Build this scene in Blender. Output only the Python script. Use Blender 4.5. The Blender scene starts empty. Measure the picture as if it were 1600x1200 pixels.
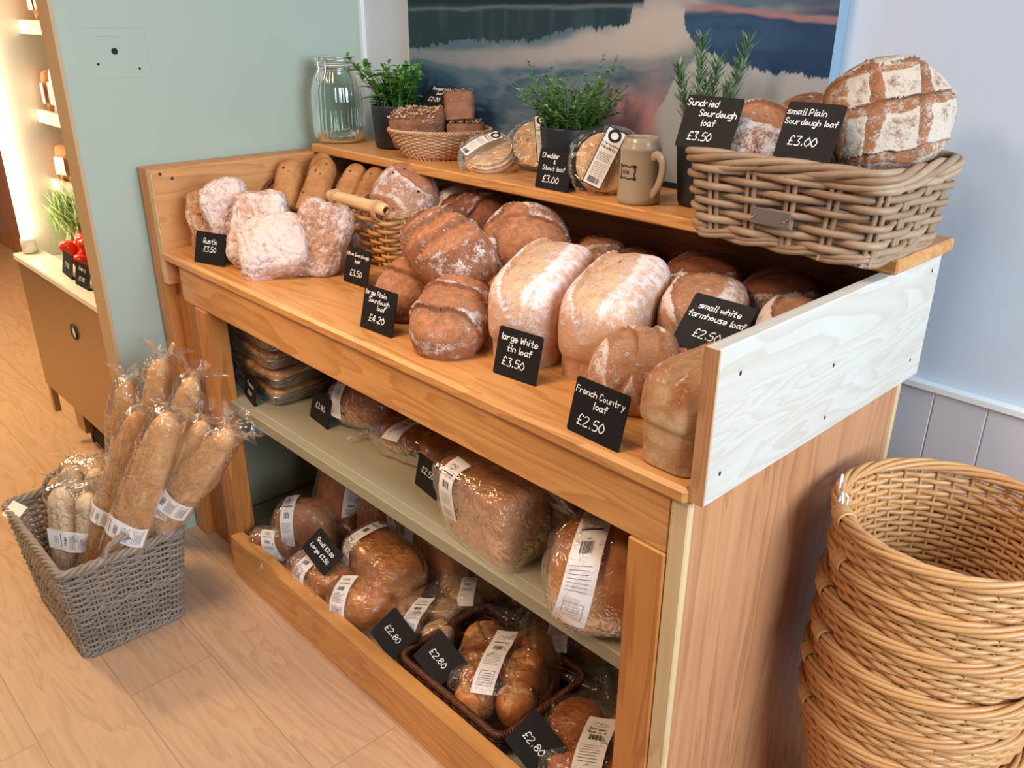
import bpy, math, random
import numpy as np
from mathutils import Vector, Matrix, noise
from mathutils.bvhtree import BVHTree

SC = bpy.context.scene
COL = SC.collection
PI = math.pi
rnd = random.Random(7)

# ------------------------------------------------------------------ camera
cam_d = bpy.data.cameras.new('camera')
cam_d.sensor_width = 36.0
cam_d.lens = 1327.3 * 36.0 / 1600.0
cam_d.clip_start = 0.02
cam = bpy.data.objects.new('camera', cam_d)
COL.objects.link(cam)
_r = Vector((0.6898971, 0.72388715, 0.00542186))
_u = Vector((-0.29386939, 0.27321025, 0.91596776))
_w = Vector((-0.66157598, 0.63351682, -0.40121524))
_m = Matrix((_r, _u, -_w)).transposed().to_4x4()
_m.translation = Vector((2.0836, -0.7970, 1.3952))
cam.matrix_world = _m
SC.camera = cam

# ------------------------------------------------------------------ light
SC.view_settings.view_transform = 'Standard'
SC.view_settings.look = 'None'
SC.view_settings.exposure = 0.0
SC.view_settings.gamma = 1.0
SC.view_settings.use_curve_mapping = False
SC.cycles.transparent_max_bounces = 24
SC.cycles.max_bounces = 8

wd = bpy.data.worlds.new('shop_ambient')
SC.world = wd
wd.use_nodes = True
wd.node_tree.nodes['Background'].inputs['Color'].default_value = (0.95, 0.90, 0.88, 1)
wd.node_tree.nodes['Background'].inputs['Strength'].default_value = 0.15


def area(name, loc, target, sx, sy, power, col, spread=180):
    d = bpy.data.lights.new(name, 'AREA')
    d.shape = 'RECTANGLE'
    d.size, d.size_y, d.energy, d.color = sx, sy, power, col
    d.spread = math.radians(spread)
    o = bpy.data.objects.new(name, d)
    COL.objects.link(o)
    o.location = loc
    o.rotation_euler = (Vector(target) - Vector(loc)).to_track_quat('-Z', 'Y').to_euler()
    return o


# daylight from the shop window to the right, then the warm ceiling lamps and an added fill
area('window_daylight', (4.3, -0.3, 2.0), (1.2, 0.25, 1.1), 1.9, 1.6, 66, (0.70, 0.85, 1.0), 110)
area('ceiling_lamp_front', (0.6, -1.5, 2.7), (0.75, 0.25, 0.75), 0.7, 0.5, 8.5, (1.0, 0.70, 0.46), 75)
area('ceiling_lamp_left', (-1.9, -1.1, 2.6), (-1.3, -0.55, 0.0), 0.6, 0.5, 36, (1.0, 0.70, 0.34), 105)
area('ceiling_lamp_wall', (1.1, -0.55, 2.8), (1.0, 0.25, 0.8), 0.8, 0.4, 4.5, (1.0, 0.88, 0.80), 90)


area('far_wall_fill', (-2.7, -0.7, 2.5), (-2.8, 0.3, 0.6), 0.5, 0.4, 16, (1.0, 0.66, 0.32), 120)  # added fill light that brightens the far pine boards, not a shop lamp


# ------------------------------------------------------------------ mesh builder
class MB:
    def __init__(s):
        s.v, s.f, s.n, s.attr = [], [], 0, []

    def add(s, V, F, attr=None):
        V = np.asarray(V, float).reshape(-1, 3)
        if isinstance(F, np.ndarray) and F.dtype != object:
            s.f.append(F.astype(np.int64) + s.n)
        else:
            for k in (3, 4):
                g = [q for q in F if len(q) == k]
                if g:
                    s.f.append(np.array(g, np.int64) + s.n)
            for q in F:
                if len(q) > 4:
                    s.f.append(np.array([q], np.int64) + s.n)
        s.v.append(V)
        if attr is not None:
            s.attr.append(np.asarray(attr, float))
        s.n += len(V)

    def box(s, x0, x1, y0, y1, z0, z1, bev=0.0):
        b = min(bev, (x1 - x0) * .45, (y1 - y0) * .45, (z1 - z0) * .45)
        if b <= 0:
            V = [(x, y, z) for x in (x0, x1) for y in (y0, y1) for z in (z0, z1)]
            s.add(V, [(0, 1, 3, 2), (4, 6, 7, 5), (0, 4, 5, 1), (2, 3, 7, 6), (0, 2, 6, 4), (1, 5, 7, 3)])
            return
        # bevelled box: 24 vertices
        V, idx = [], {}
        for i, x in enumerate((x0, x1)):
            for j, y in enumerate((y0, y1)):
                for k, z in enumerate((z0, z1)):
                    sx, sy, sz = (1, -1)[i], (1, -1)[j], (1, -1)[k]
                    for a, p in enumerate(((x, y + sy * b, z + sz * b), (x + sx * b, y, z + sz * b), (x + sx * b, y + sy * b, z))):
                        idx[i, j, k, a] = len(V)
                        V.append(p)
        F = []
        g = lambda i, j, k, a: idx[i, j, k, a]
        for i in (0, 1):
            F.append(tuple(g(i, j, k, 0) for j, k in ((0, 0), (0, 1), (1, 1), (1, 0))))
            F.append(tuple(g(j, i, k, 1) for j, k in ((0, 0), (0, 1), (1, 1), (1, 0))))
            F.append(tuple(g(j, k, i, 2) for j, k in ((0, 0), (0, 1), (1, 1), (1, 0))))
        for p in (0, 1):
            for q in (0, 1):
                F.append((g(p, q, 0, 0), g(p, q, 1, 0), g(p, q, 1, 1), g(p, q, 0, 1)))
                F.append((g(p, 0, q, 0), g(p, 1, q, 0), g(p, 1, q, 2), g(p, 0, q, 2)))
                F.append((g(0, p, q, 1), g(1, p, q, 1), g(1, p, q, 2), g(0, p, q, 2)))
        for i in (0, 1):
            for j in (0, 1):
                for k in (0, 1):
                    F.append((g(i, j, k, 0), g(i, j, k, 1), g(i, j, k, 2)))
        s.add(V, F)

    def grid(s, V, nu, nv, cu=False, cv=False, attr=None):
        """V has nu*nv points, index i*nv+j"""
        I, J = np.meshgrid(np.arange(nu if cu else nu - 1), np.arange(nv if cv else nv - 1), indexing='ij')
        I2, J2 = (I + 1) % nu, (J + 1) % nv
        F = np.stack([I * nv + J, I2 * nv + J, I2 * nv + J2, I * nv + J2], -1).reshape(-1, 4)
        s.add(V, F, attr)

    def tube(s, P, r, sides=6, closed=False, ref=(0, 0, 1), flat=1.0, cap=True):
        P = np.asarray(P, float)
        n = len(P)
        r = np.broadcast_to(np.asarray(r, float), (n,))
        T = np.roll(P, -1, 0) - np.roll(P, 1, 0)
        if not closed:
            T[0], T[-1] = P[1] - P[0], P[-1] - P[-2]
        T /= np.linalg.norm(T, axis=1)[:, None] + 1e-12
        R = np.broadcast_to(np.asarray(ref, float), (n, 3))
        A = np.cross(T, R)
        la = np.linalg.norm(A, axis=1)
        bad = la < 1e-4
        if bad.any():
            A[bad] = np.cross(T[bad], np.array([0.3, 0.9, 0.1]))
            la = np.linalg.norm(A, axis=1)
        A /= la[:, None]
        B = np.cross(A, T)
        t = np.arange(sides) * 2 * PI / sides
        V = P[:, None] + r[:, None, None] * (A[:, None] * np.cos(t)[None, :, None] + flat * B[:, None] * np.sin(t)[None, :, None])
        base = s.n
        s.grid(V.reshape(-1, 3), n, sides, closed, True)
        if cap and not closed:
            s.add(np.zeros((0, 3)), [])
            s.f.append(np.array([[base + k for k in range(sides)][::-1]], np.int64))
            s.f.append(np.array([[base + (n - 1) * sides + k for k in range(sides)]], np.int64))

    def lathe(s, prof, seg=32, c=(0, 0, 0), sx=1.0, sy=1.0):
        p = np.array(prof, float)
        t = np.arange(seg) * 2 * PI / seg
        V = np.zeros((len(p), seg, 3))
        V[:, :, 0] = c[0] + sx * p[:, :1] * np.cos(t)
        V[:, :, 1] = c[1] + sy * p[:, :1] * np.sin(t)
        V[:, :, 2] = c[2] + p[:, 1:]
        s.grid(V.reshape(-1, 3), len(p), seg, False, True)

    def build(s, name, mat, parent=None, smooth=True, shift=None, M=None, bevel=0):
        V = np.concatenate(s.v) if s.v else np.zeros((0, 3))
        if shift is not None:
            V = V - np.asarray(shift, float)
        if M is not None:
            A = np.array(M)
            V = V @ A[:3, :3].T + A[:3, 3]
        me = bpy.data.meshes.new(name)
        me.vertices.add(len(V))
        me.vertices.foreach_set('co', V.astype(np.float32).ravel())
        tot = np.concatenate([np.full(len(f), f.shape[1]) for f in s.f])
        ids = np.concatenate([f.ravel() for f in s.f])
        me.loops.add(len(ids))
        me.loops.foreach_set('vertex_index', ids.astype(np.int32))
        me.polygons.add(len(tot))
        me.polygons.foreach_set('loop_start', np.concatenate([[0], np.cumsum(tot)[:-1]]).astype(np.int32))
        me.polygons.foreach_set('use_smooth', np.full(len(tot), smooth, bool))
        me.update(calc_edges=True)
        if s.attr:
            A = np.concatenate(s.attr)
            ca = me.color_attributes.new('tint', 'FLOAT_COLOR', 'POINT')
            c4 = np.ones((len(A), 4), np.float32)
            c4[:, :3] = A
            ca.data.foreach_set('color', c4.ravel())
        me.materials.append(mat)
        o = bpy.data.objects.new(name, me)
        COL.objects.link(o)
        if parent is not None:
            o.parent = parent
        return o


def tag(o, label=None, cat=None, group=None, kind=None):
    if label: o['label'] = label
    if cat: o['category'] = cat
    if group: o['group'] = group
    if kind: o['kind'] = kind
    return o


def thing(name, label, cat, loc=(0, 0, 0), group=None, M=None, rz=0.0):
    o = bpy.data.objects.new(name, None)
    o.empty_display_size = 0.05
    COL.objects.link(o)
    if M is not None:
        o.matrix_world = M
    else:
        o.location = loc
        o.rotation_euler = (0, 0, rz)
    return tag(o, label, cat, group)


def copy_tree(o, parent=None):
    c = o.copy()
    COL.objects.link(c)
    if parent is not None:
        c.parent = parent
    for ch in o.children:
        copy_tree(ch, c)
    return c


def frame(c, ax, up):
    z = Vector(up).normalized()
    x = Vector(ax)
    x = (x - z * x.dot(z)).normalized()
    y = z.cross(x)
    M = Matrix((x, y, z)).transposed().to_4x4()
    M.translation = Vector(c)
    return M


def frame_ax(c, ax, up):
    """like frame, but keeps the long axis exact"""
    x = Vector(ax).normalized()
    z = Vector(up)
    z = (z - x * z.dot(x)).normalized()
    y = z.cross(x)
    M = Matrix((x, y, z)).transposed().to_4x4()
    M.translation = Vector(c)
    return M


def smoothstep(a, b, x):
    t = np.clip((x - a) / (b - a), 0, 1)
    return t * t * (3 - 2 * t)


def nz(P, scale, seed, octv=1):
    """perlin noise per point"""
    off = Vector((seed * 13.7 % 91, seed * 7.3 % 57, seed * 3.1 % 83))
    out = np.empty(len(P))
    if octv == 1:
        for i, p in enumerate(P):
            out[i] = noise.noise(Vector(p) * scale + off)
    else:
        for i, p in enumerate(P):
            out[i] = noise.fractal(Vector(p) * scale + off, 0.6, 2.1, octv)
    return out


# ------------------------------------------------------------------ materials
def new_mat(name):
    m = bpy.data.materials.new(name)
    m.use_nodes = True
    nt = m.node_tree
    nt.nodes.clear()
    return m, nt


def N(nt, typ, ins=None, **props):
    n = nt.nodes.new(typ)
    for k, v in props.items():
        setattr(n, k, v)
    for k, v in (ins or {}).items():
        s = n.inputs[k]
        if isinstance(v, bpy.types.NodeSocket):
            nt.links.new(v, s)
        else:
            s.default_value = v
    return n


def c4(c):
    return (c[0], c[1], c[2], 1.0)


def srgb(r, g, b):
    f = lambda v: ((v / 255 + .055) / 1.055) ** 2.4 if v / 255 > .04045 else v / 255 / 12.92
    return (f(r), f(g), f(b))


def mixc(nt, fac, a, b):
    n = nt.nodes.new('ShaderNodeMix')
    n.data_type = 'RGBA'
    for idx, v in ((0, fac), (6, a), (7, b)):
        if isinstance(v, bpy.types.NodeSocket):
            nt.links.new(v, n.inputs[idx])
        else:
            n.inputs[idx].default_value = v if idx == 0 else c4(v)
    return n.outputs[2]


def ramp(nt, fac, stops):
    n = nt.nodes.new('ShaderNodeValToRGB')
    nt.links.new(fac, n.inputs[0])
    e = n.color_ramp.elements
    while len(e) < len(stops):
        e.new(0.5)
    for i, (p, c) in enumerate(stops):
        e[i].position = p
        e[i].color = c4(c) if not isinstance(c, (int, float)) else (c, c, c, 1)
    return n.outputs[0]


def math_(nt, op, a, b=None, clamp=False):
    n = nt.nodes.new('ShaderNodeMath')
    n.operation = op
    n.use_clamp = clamp
    for i, v in enumerate((a, b)):
        if v is None:
            continue
        if isinstance(v, bpy.types.NodeSocket):
            nt.links.new(v, n.inputs[i])
        else:
            n.inputs[i].default_value = v
    return n.outputs[0]


def out(nt, bsdf):
    o = nt.nodes.new('ShaderNodeOutputMaterial')
    nt.links.new(bsdf, o.inputs[0])


def principled(nt, col, rough=0.5, bump=None, bstr=0.2, bdist=0.002, **kw):
    ins = {'Roughness': rough}
    ins['Base Color'] = col if isinstance(col, bpy.types.NodeSocket) else c4(col)
    for k, v in kw.items():
        ins[k.replace('_', ' ')] = v
    p = N(nt, 'ShaderNodeBsdfPrincipled', ins)
    if bump is not None:
        b = N(nt, 'ShaderNodeBump', {'Height': bump, 'Strength': bstr, 'Distance': bdist})
        nt.links.new(b.outputs[0], p.inputs['Normal'])
    return p


def plain(name, col, rough=0.5, nscale=30, var=0.12, bstr=0.1, **kw):
    m, nt = new_mat(name)
    tc = N(nt, 'ShaderNodeTexCoord')
    nn = N(nt, 'ShaderNodeTexNoise', {'Vector': tc.outputs['Object'], 'Scale': nscale, 'Detail': 5.0})
    c = mixc(nt, nn.outputs[0], [v * (1 - var) for v in col], [min(1, v * (1 + var)) for v in col])
    p = principled(nt, c, rough, nn.outputs[0], bstr, 0.001, **kw)
    out(nt, p.outputs[0])
    return m


def wood(name, light, dark, axis='x', rough=0.42, grain=1.0, knot=True, knotcol=None, fscale=1.0, shift=0.0):
    m, nt = new_mat(name)
    tc = N(nt, 'ShaderNodeTexCoord')
    oi = N(nt, 'ShaderNodeObjectInfo')
    addv = N(nt, 'ShaderNodeVectorMath', {0: tc.outputs['Object'], 1: (shift, shift * 1.7, shift * .6)}, operation='ADD')
    al, ac = 0.9, 9.0
    sc = {'x': (al, ac, ac), 'y': (ac, al, ac), 'z': (ac, ac, al)}[axis]
    mp = N(nt, 'ShaderNodeMapping', {'Vector': addv.outputs[0], 'Scale': tuple(v * fscale for v in sc)})
    n1 = N(nt, 'ShaderNodeTexNoise', {'Vector': mp.outputs[0], 'Scale': 1.3, 'Detail': 3.0, 'Distortion': 0.6})
    rings = math_(nt, 'FRACT', math_(nt, 'MULTIPLY', n1.outputs[0], 9.0 * grain))
    rings = ramp(nt, rings, [(0.0, 0.0), (0.55, 0.35), (0.9, 1.0), (1.0, 0.05)])
    sc2 = {'x': (3, 160, 160), 'y': (160, 3, 160), 'z': (160, 160, 3)}[axis]
    mp2 = N(nt, 'ShaderNodeMapping', {'Vector': addv.outputs[0], 'Scale': sc2})
    n2 = N(nt, 'ShaderNodeTexNoise', {'Vector': mp2.outputs[0], 'Scale': 1.0, 'Detail': 4.0})
    n3 = N(nt, 'ShaderNodeTexNoise', {'Vector': addv.outputs[0], 'Scale': 3.5, 'Detail': 2.0})
    f = math_(nt, 'ADD', math_(nt, 'MULTIPLY', rings, 0.45), math_(nt, 'MULTIPLY', n2.outputs[0], 0.45))
    f = math_(nt, 'ADD', f, math_(nt, 'MULTIPLY', math_(nt, 'SUBTRACT', n3.outputs[0], 0.5), 0.7), clamp=True)
    col = mixc(nt, f, light, dark)
    if knot:
        sk = {'x': (2.2, 6, 6), 'y': (6, 2.2, 6), 'z': (6, 6, 2.2)}[axis]
        mk = N(nt, 'ShaderNodeMapping', {'Vector': addv.outputs[0], 'Scale': sk})
        vo = N(nt, 'ShaderNodeTexVoronoi', {'Vector': mk.outputs[0], 'Scale': 1.0})
        k = ramp(nt, vo.outputs['Distance'], [(0.035, 1.0), (0.10, 0.0)])
        col = mixc(nt, math_(nt, 'MULTIPLY', k, 0.75), col, knotcol or [v * .35 for v in dark])
    p = principled(nt, col, rough, n2.outputs[0], 0.12, 0.002)
    out(nt, p.outputs[0])
    return m


def bread_mat(name, light, dark, score, flour=(0.74, 0.62, 0.55), rough=0.72, fl=0.0, spots=0.0, spotcol=(0.03, 0.02, 0.015), coat=0.0):
    """tint attribute: R cut crust, G flour, B bake"""
    m, nt = new_mat(name)
    at = N(nt, 'ShaderNodeAttribute', attribute_name='tint')
    sp = N(nt, 'ShaderNodeSeparateColor', {0: at.outputs['Color']})
    tc = N(nt, 'ShaderNodeTexCoord')
    na = N(nt, 'ShaderNodeTexNoise', {'Vector': tc.outputs['Object'], 'Scale': 22.0, 'Detail': 5.0})
    nb = N(nt, 'ShaderNodeTexNoise', {'Vector': tc.outputs['Object'], 'Scale': 70.0, 'Detail': 7.0, 'Roughness': 0.65})
    nc = N(nt, 'ShaderNodeTexNoise', {'Vector': tc.outputs['Object'], 'Scale': 300.0, 'Detail': 4.0, 'Roughness': 0.7})
    bake = math_(nt, 'ADD', sp.outputs[2], math_(nt, 'MULTIPLY', math_(nt, 'SUBTRACT', na.outputs[0], 0.5), 1.9), clamp=True)
    crust = mixc(nt, bake, light, dark)
    crust = mixc(nt, math_(nt, 'MULTIPLY', ramp(nt, nb.outputs[0], [(0.42, 0.0), (0.62, 1.0)]), 0.25), crust, [v * .55 for v in dark])
    cutc = mixc(nt, ramp(nt, nb.outputs[0], [(0.35, 0.0), (0.65, 1.0)]), [min(1, v * 1.35) for v in score], [v * .62 for v in score])
    cutc = mixc(nt, math_(nt, 'MULTIPLY', sp.outputs[2], 0.55), cutc, [v * .6 for v in dark])
    col = mixc(nt, sp.outputs[0], crust, cutc)
    fsum = math_(nt, 'ADD', math_(nt, 'MULTIPLY', math_(nt, 'SUBTRACT', nb.outputs[0], 0.5), 1.7),
                 math_(nt, 'MULTIPLY', math_(nt, 'SUBTRACT', nc.outputs[0], 0.5), 1.3))
    fsum = math_(nt, 'ADD', fsum, math_(nt, 'MULTIPLY', math_(nt, 'SUBTRACT', na.outputs[0], 0.5), 1.0))
    fm = math_(nt, 'ADD', fsum, math_(nt, 'ADD', sp.outputs[1], fl))
    fm = ramp(nt, fm, [(0.26, 0.0), (0.72, 1.0)])
    fm = math_(nt, 'MULTIPLY', fm, 0.92)
    col = mixc(nt, fm, col, flour)
    if spots > 0:
        vo = N(nt, 'ShaderNodeTexVoronoi', {'Vector': tc.outputs['Object'], 'Scale': 42.0, 'Randomness': 1.0})
        k = ramp(nt, vo.outputs['Distance'], [(0.13, 1.0), (0.19, 0.0)])
        wn = N(nt, 'ShaderNodeSeparateColor', {0: vo.outputs['Color']})
        k2 = math_(nt, 'LESS_THAN', wn.outputs[0], spots)
        col = mixc(nt, math_(nt, 'MULTIPLY', k, k2), col, spotcol)
    hb = math_(nt, 'ADD', math_(nt, 'MULTIPLY', nb.outputs[0], 1.0), math_(nt, 'MULTIPLY', nc.outputs[0], 0.35))
    p = principled(nt, col, rough, hb, 0.6, 0.004)
    p.inputs['Coat Weight'].default_value = coat
    p.inputs['Coat Roughness'].default_value = 0.25
    p.inputs['Specular IOR Level'].default_value = 0.25
    out(nt, p.outputs[0])
    return m


def film_mat(name, milk=0.05, rough=0.10):
    m, nt = new_mat(name)
    tc = N(nt, 'ShaderNodeTexCoord')
    n1 = N(nt, 'ShaderNodeTexNoise', {'Vector': tc.outputs['Object'], 'Scale': 24.0, 'Detail': 3.0, 'Distortion': 1.6})
    ridge = math_(nt, 'ABSOLUTE', math_(nt, 'SUBTRACT', n1.outputs[0], 0.5))
    b = N(nt, 'ShaderNodeBump', {'Height': ridge, 'Strength': 0.75, 'Distance': 0.014})
    fr = N(nt, 'ShaderNodeFresnel', {'IOR': 1.38, 'Normal': b.outputs[0]})
    tr = N(nt, 'ShaderNodeBsdfTransparent', {'Color': (0.97, 0.965, 0.96, 1)})
    gl = N(nt, 'ShaderNodeBsdfGlossy', {'Color': (1, 1, 1, 1), 'Roughness': rough, 'Normal': b.outputs[0]})
    df = N(nt, 'ShaderNodeBsdfDiffuse', {'Color': (0.85, 0.82, 0.8, 1), 'Normal': b.outputs[0]})
    m1 = N(nt, 'ShaderNodeMixShader', {0: milk, 1: tr.outputs[0], 2: df.outputs[0]})
    fac = math_(nt, 'ADD', math_(nt, 'MULTIPLY', fr.outputs[0], 0.5), 0.03, clamp=True)
    m2 = N(nt, 'ShaderNodeMixShader', {0: fac, 1: m1.outputs[0], 2: gl.outputs[0]})
    out(nt, m2.outputs[0])
    return m


def glass_mat(name, tint=(0.93, 0.97, 0.95), spec=0.8):
    m, nt = new_mat(name)
    fr = N(nt, 'ShaderNodeFresnel', {'IOR': 1.5})
    tr = N(nt, 'ShaderNodeBsdfTransparent', {'Color': c4(tint)})
    gl = N(nt, 'ShaderNodeBsdfGlossy', {'Color': (1, 1, 1, 1), 'Roughness': 0.04})
    fac = math_(nt, 'ADD', math_(nt, 'MULTIPLY', fr.outputs[0], spec), 0.02, clamp=True)
    m2 = N(nt, 'ShaderNodeMixShader', {0: fac, 1: tr.outputs[0], 2: gl.outputs[0]})
    out(nt, m2.outputs[0])
    return m


def attr_mat(name, rough=0.5, spec=0.3):
    m, nt = new_mat(name)
    at = N(nt, 'ShaderNodeAttribute', attribute_name='tint')
    p = principled(nt, at.outputs['Color'], rough)
    p.inputs['Specular IOR Level'].default_value = spec
    out(nt, p.outputs[0])
    return m


def emit_mat(name, col, strength):
    m, nt = new_mat(name)
    e = N(nt, 'ShaderNodeEmission', {'Color': c4(col), 'Strength': strength})
    out(nt, e.outputs[0])
    return m


def leaf_mat(name, a, b, rough=0.45):
    m, nt = new_mat(name)
    g = N(nt, 'ShaderNodeNewGeometry')
    col = mixc(nt, g.outputs['Random Per Island'], a, b)
    p = principled(nt, col, rough)
    tl = N(nt, 'ShaderNodeBsdfTranslucent', {'Color': col})
    mx = N(nt, 'ShaderNodeMixShader', {0: 0.2, 1: p.outputs[0], 2: tl.outputs[0]})
    out(nt, mx.outputs[0])
    return m


def wicker_mat(name, a, b, rough=0.5, spec=0.4):
    m, nt = new_mat(name)
    g = N(nt, 'ShaderNodeNewGeometry')
    tc = N(nt, 'ShaderNodeTexCoord')
    n1 = N(nt, 'ShaderNodeTexNoise', {'Vector': tc.outputs['Object'], 'Scale': 60.0, 'Detail': 4.0})
    n2 = N(nt, 'ShaderNodeTexNoise', {'Vector': tc.outputs['Object'], 'Scale': 7.0, 'Detail': 3.0})
    f = math_(nt, 'ADD', math_(nt, 'MULTIPLY', g.outputs['Random Per Island'], 0.35), math_(nt, 'MULTIPLY', n1.outputs[0], 0.35))
    f = math_(nt, 'ADD', f, math_(nt, 'MULTIPLY', n2.outputs[0], 0.35), clamp=True)
    col = mixc(nt, f, a, b)
    p = principled(nt, col, rough, n1.outputs[0], 0.2, 0.001)
    p.inputs['Specular IOR Level'].default_value = spec
    out(nt, p.outputs[0])
    return m


def floor_mat():
    m, nt = new_mat('oak_laminate')
    tc = N(nt, 'ShaderNodeTexCoord')
    mp = N(nt, 'ShaderNodeMapping', {'Vector': tc.outputs['Object'], 'Location': (0.35, 0.025, 0)})
    br = N(nt, 'ShaderNodeTexBrick', {'Vector': mp.outputs[0], 'Scale': 1.0, 'Mortar Size': 0.0012, 'Mortar Smooth': 0.2, 'Brick Width': 1.28, 'Row Height': 0.19,
                                      'Color1': (0.2, 0.2, 0.2, 1), 'Color2': (0.9, 0.9, 0.9, 1), 'Mortar': (0.5, 0.5, 0.5, 1)}, offset=0.37)
    sp = N(nt, 'ShaderNodeSeparateColor', {0: br.outputs['Color']})
    off = N(nt, 'ShaderNodeCombineXYZ', {0: math_(nt, 'MULTIPLY', sp.outputs[0], 7.0), 1: math_(nt, 'MULTIPLY', sp.outputs[0], 3.0)})
    ad = N(nt, 'ShaderNodeVectorMath', {0: tc.outputs['Object'], 1: off.outputs[0]}, operation='ADD')
    m2 = N(nt, 'ShaderNodeMapping', {'Vector': ad.outputs[0], 'Scale': (0.9, 7.0, 1)})
    n1 = N(nt, 'ShaderNodeTexNoise', {'Vector': m2.outputs[0], 'Scale': 1.6, 'Detail': 3.0, 'Distortion': 0.9})
    rings = ramp(nt, math_(nt, 'FRACT', math_(nt, 'MULTIPLY', n1.outputs[0], 8.0)), [(0.0, 0.0), (0.5, 0.3), (0.85, 1.0), (1.0, 0.0)])
    m3 = N(nt, 'ShaderNodeMapping', {'Vector': ad.outputs[0], 'Scale': (4, 120, 1)})
    n2 = N(nt, 'ShaderNodeTexNoise', {'Vector': m3.outputs[0], 'Scale': 1.0, 'Detail': 4.0})
    f = math_(nt, 'ADD', math_(nt, 'MULTIPLY', rings, 0.35), math_(nt, 'MULTIPLY', n2.outputs[0], 0.5), clamp=True)
    col = mixc(nt, f, srgb(210, 172, 138), srgb(172, 132, 100))
    col = mixc(nt, math_(nt, 'MULTIPLY', math_(nt, 'SUBTRACT', sp.outputs[0], 0.5), 0.25, True), col, srgb(156, 118, 88))
    col = mixc(nt, math_(nt, 'MULTIPLY', br.outputs['Fac'], 0.5), col, srgb(110, 84, 62))
    p = principled(nt, col, 0.38, n2.outputs[0], 0.05, 0.001)
    out(nt, p.outputs[0])
    return m


M_ = {}
M_['pine'] = wood('varnished_pine', srgb(226, 164, 98), srgb(172, 106, 48), 'x', 0.34)
M_['pine_y'] = wood('varnished_pine_boards', srgb(220, 158, 100), srgb(176, 114, 60), 'y', 0.4)
M_['pine_z'] = wood('varnished_pine_legs', srgb(208, 138, 70), srgb(150, 84, 34), 'z', 0.38)
M_['pine_dark'] = wood('dark_pine_back', srgb(150, 92, 50), srgb(92, 50, 24), 'x', 0.5)
M_['raw'] = wood('bare_pale_pine', srgb(210, 206, 198), srgb(192, 176, 154), 'y', 0.55, knot=True, knotcol=srgb(140, 90, 60), grain=1.5)
M_['side'] = wood('red_pine_side', srgb(206, 150, 106), srgb(160, 100, 62), 'z', 0.42, grain=0.8, fscale=1.0, knotcol=srgb(80, 40, 26))
M_['edge'] = wood('end_grain_pine', srgb(214, 158, 108), srgb(166, 106, 64), 'z', 0.6, knot=False, grain=1.8)
M_['edge_light'] = wood('pale_edge_pine', srgb(226, 196, 150), srgb(190, 150, 102), 'z', 0.6, knot=False)
M_['sage'] = plain('sage_green_paint', srgb(156, 148, 122), 0.55, 12, 0.06)
M_['green_wall'] = plain('pale_green_wall_paint', srgb(166, 178, 162), 0.6, 5, 0.03, 0.03)
M_['beige'] = plain('beige_edge_paint', srgb(190, 158, 118), 0.55, 5, 0.03, 0.03)
M_['white_wall'] = plain('white_wall_paint', srgb(202, 211, 222), 0.75, 40, 0.03, 0.25)
M_['dado'] = plain('lilac_grey_panelling_paint', srgb(206, 202, 206), 0.5, 8, 0.03, 0.03)
M_['white_trim'] = plain('white_gloss_trim', srgb(232, 234, 232), 0.4, 8, 0.02, 0.03)
M_['floor'] = floor_mat()
M_['slate'] = plain('black_chalk_card', srgb(30, 27, 27), 0.6, 60, 0.1, 0.03)
M_['slate'].node_tree.nodes['Principled BSDF'].inputs['Specular IOR Level'].default_value = 0.2
M_['chalk'] = plain('white_chalk_ink', srgb(250, 250, 248), 0.8, 60, 0.03, 0.0)
M_['pot'] = plain('matt_black_pot', srgb(30, 31, 36), 0.42, 40, 0.08, 0.06)
M_['soil'] = plain('dark_soil', srgb(48, 36, 28), 0.95, 120, 0.4, 0.8)
M_['steel'] = plain('brushed_steel', srgb(176, 146, 108), 0.38, 20, 0.05, 0.03, Metallic=0.85)
M_['mirror'] = plain('polished_steel_lining', (0.74, 0.68, 0.58), 0.5, 4, 0.02, 0.0, Metallic=0.6)
M_['dark_metal'] = plain('dark_grille_metal', srgb(58, 50, 44), 0.5, 30, 0.1, 0.05, Metallic=0.5)
M_['black'] = plain('black_void', srgb(20, 16, 14), 0.8, 20, 0.1, 0.0)
M_['enamel'] = plain('white_fridge_enamel', srgb(236, 226, 208), 0.35, 8, 0.02, 0.0)
M_['foil'] = plain('aluminium_foil', (0.62, 0.60, 0.57), 0.32, 90, 0.1, 0.6, Metallic=0.9)
M_['paper'] = plain('white_label_paper', srgb(236, 226, 220), 0.7, 30, 0.02, 0.02)
M_['cream_paper'] = plain('cream_label_paper', srgb(238, 226, 212), 0.7, 30, 0.02, 0.02)
M_['print'] = plain('black_label_print', srgb(62, 54, 54), 0.8, 30, 0.05, 0.0)
M_['print_dark'] = plain('solid_black_print', srgb(28, 24, 26), 0.8, 30, 0.05, 0.0)
M_['film'] = film_mat('clear_bread_bag', 0.018, 0.07)
M_['film2'] = film_mat('clear_baguette_sleeve', 0.02, 0.08)
M_['glass'] = glass_mat('jar_glass')
M_['wire'] = plain('steel_wire', (0.7, 0.7, 0.7), 0.25, 20, 0.03, 0.0, Metallic=1.0)
M_['rubber'] = plain('pale_rubber_seal', srgb(210, 205, 196), 0.6)
M_['stone'] = plain('stoneware_glaze', srgb(176, 158, 132), 0.18, 14, 0.10, 0.04)
M_['stone_print'] = plain('brown_mug_print', srgb(64, 40, 30), 0.4)
M_['canvas'] = attr_mat('printed_canvas', 0.55, 0.25)
M_['canvas_edge'] = plain('canvas_edge', srgb(120, 146, 160), 0.6)
M_['stem'] = plain('green_stems', srgb(96, 128, 66), 0.6, 40, 0.15, 0.0)
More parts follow.
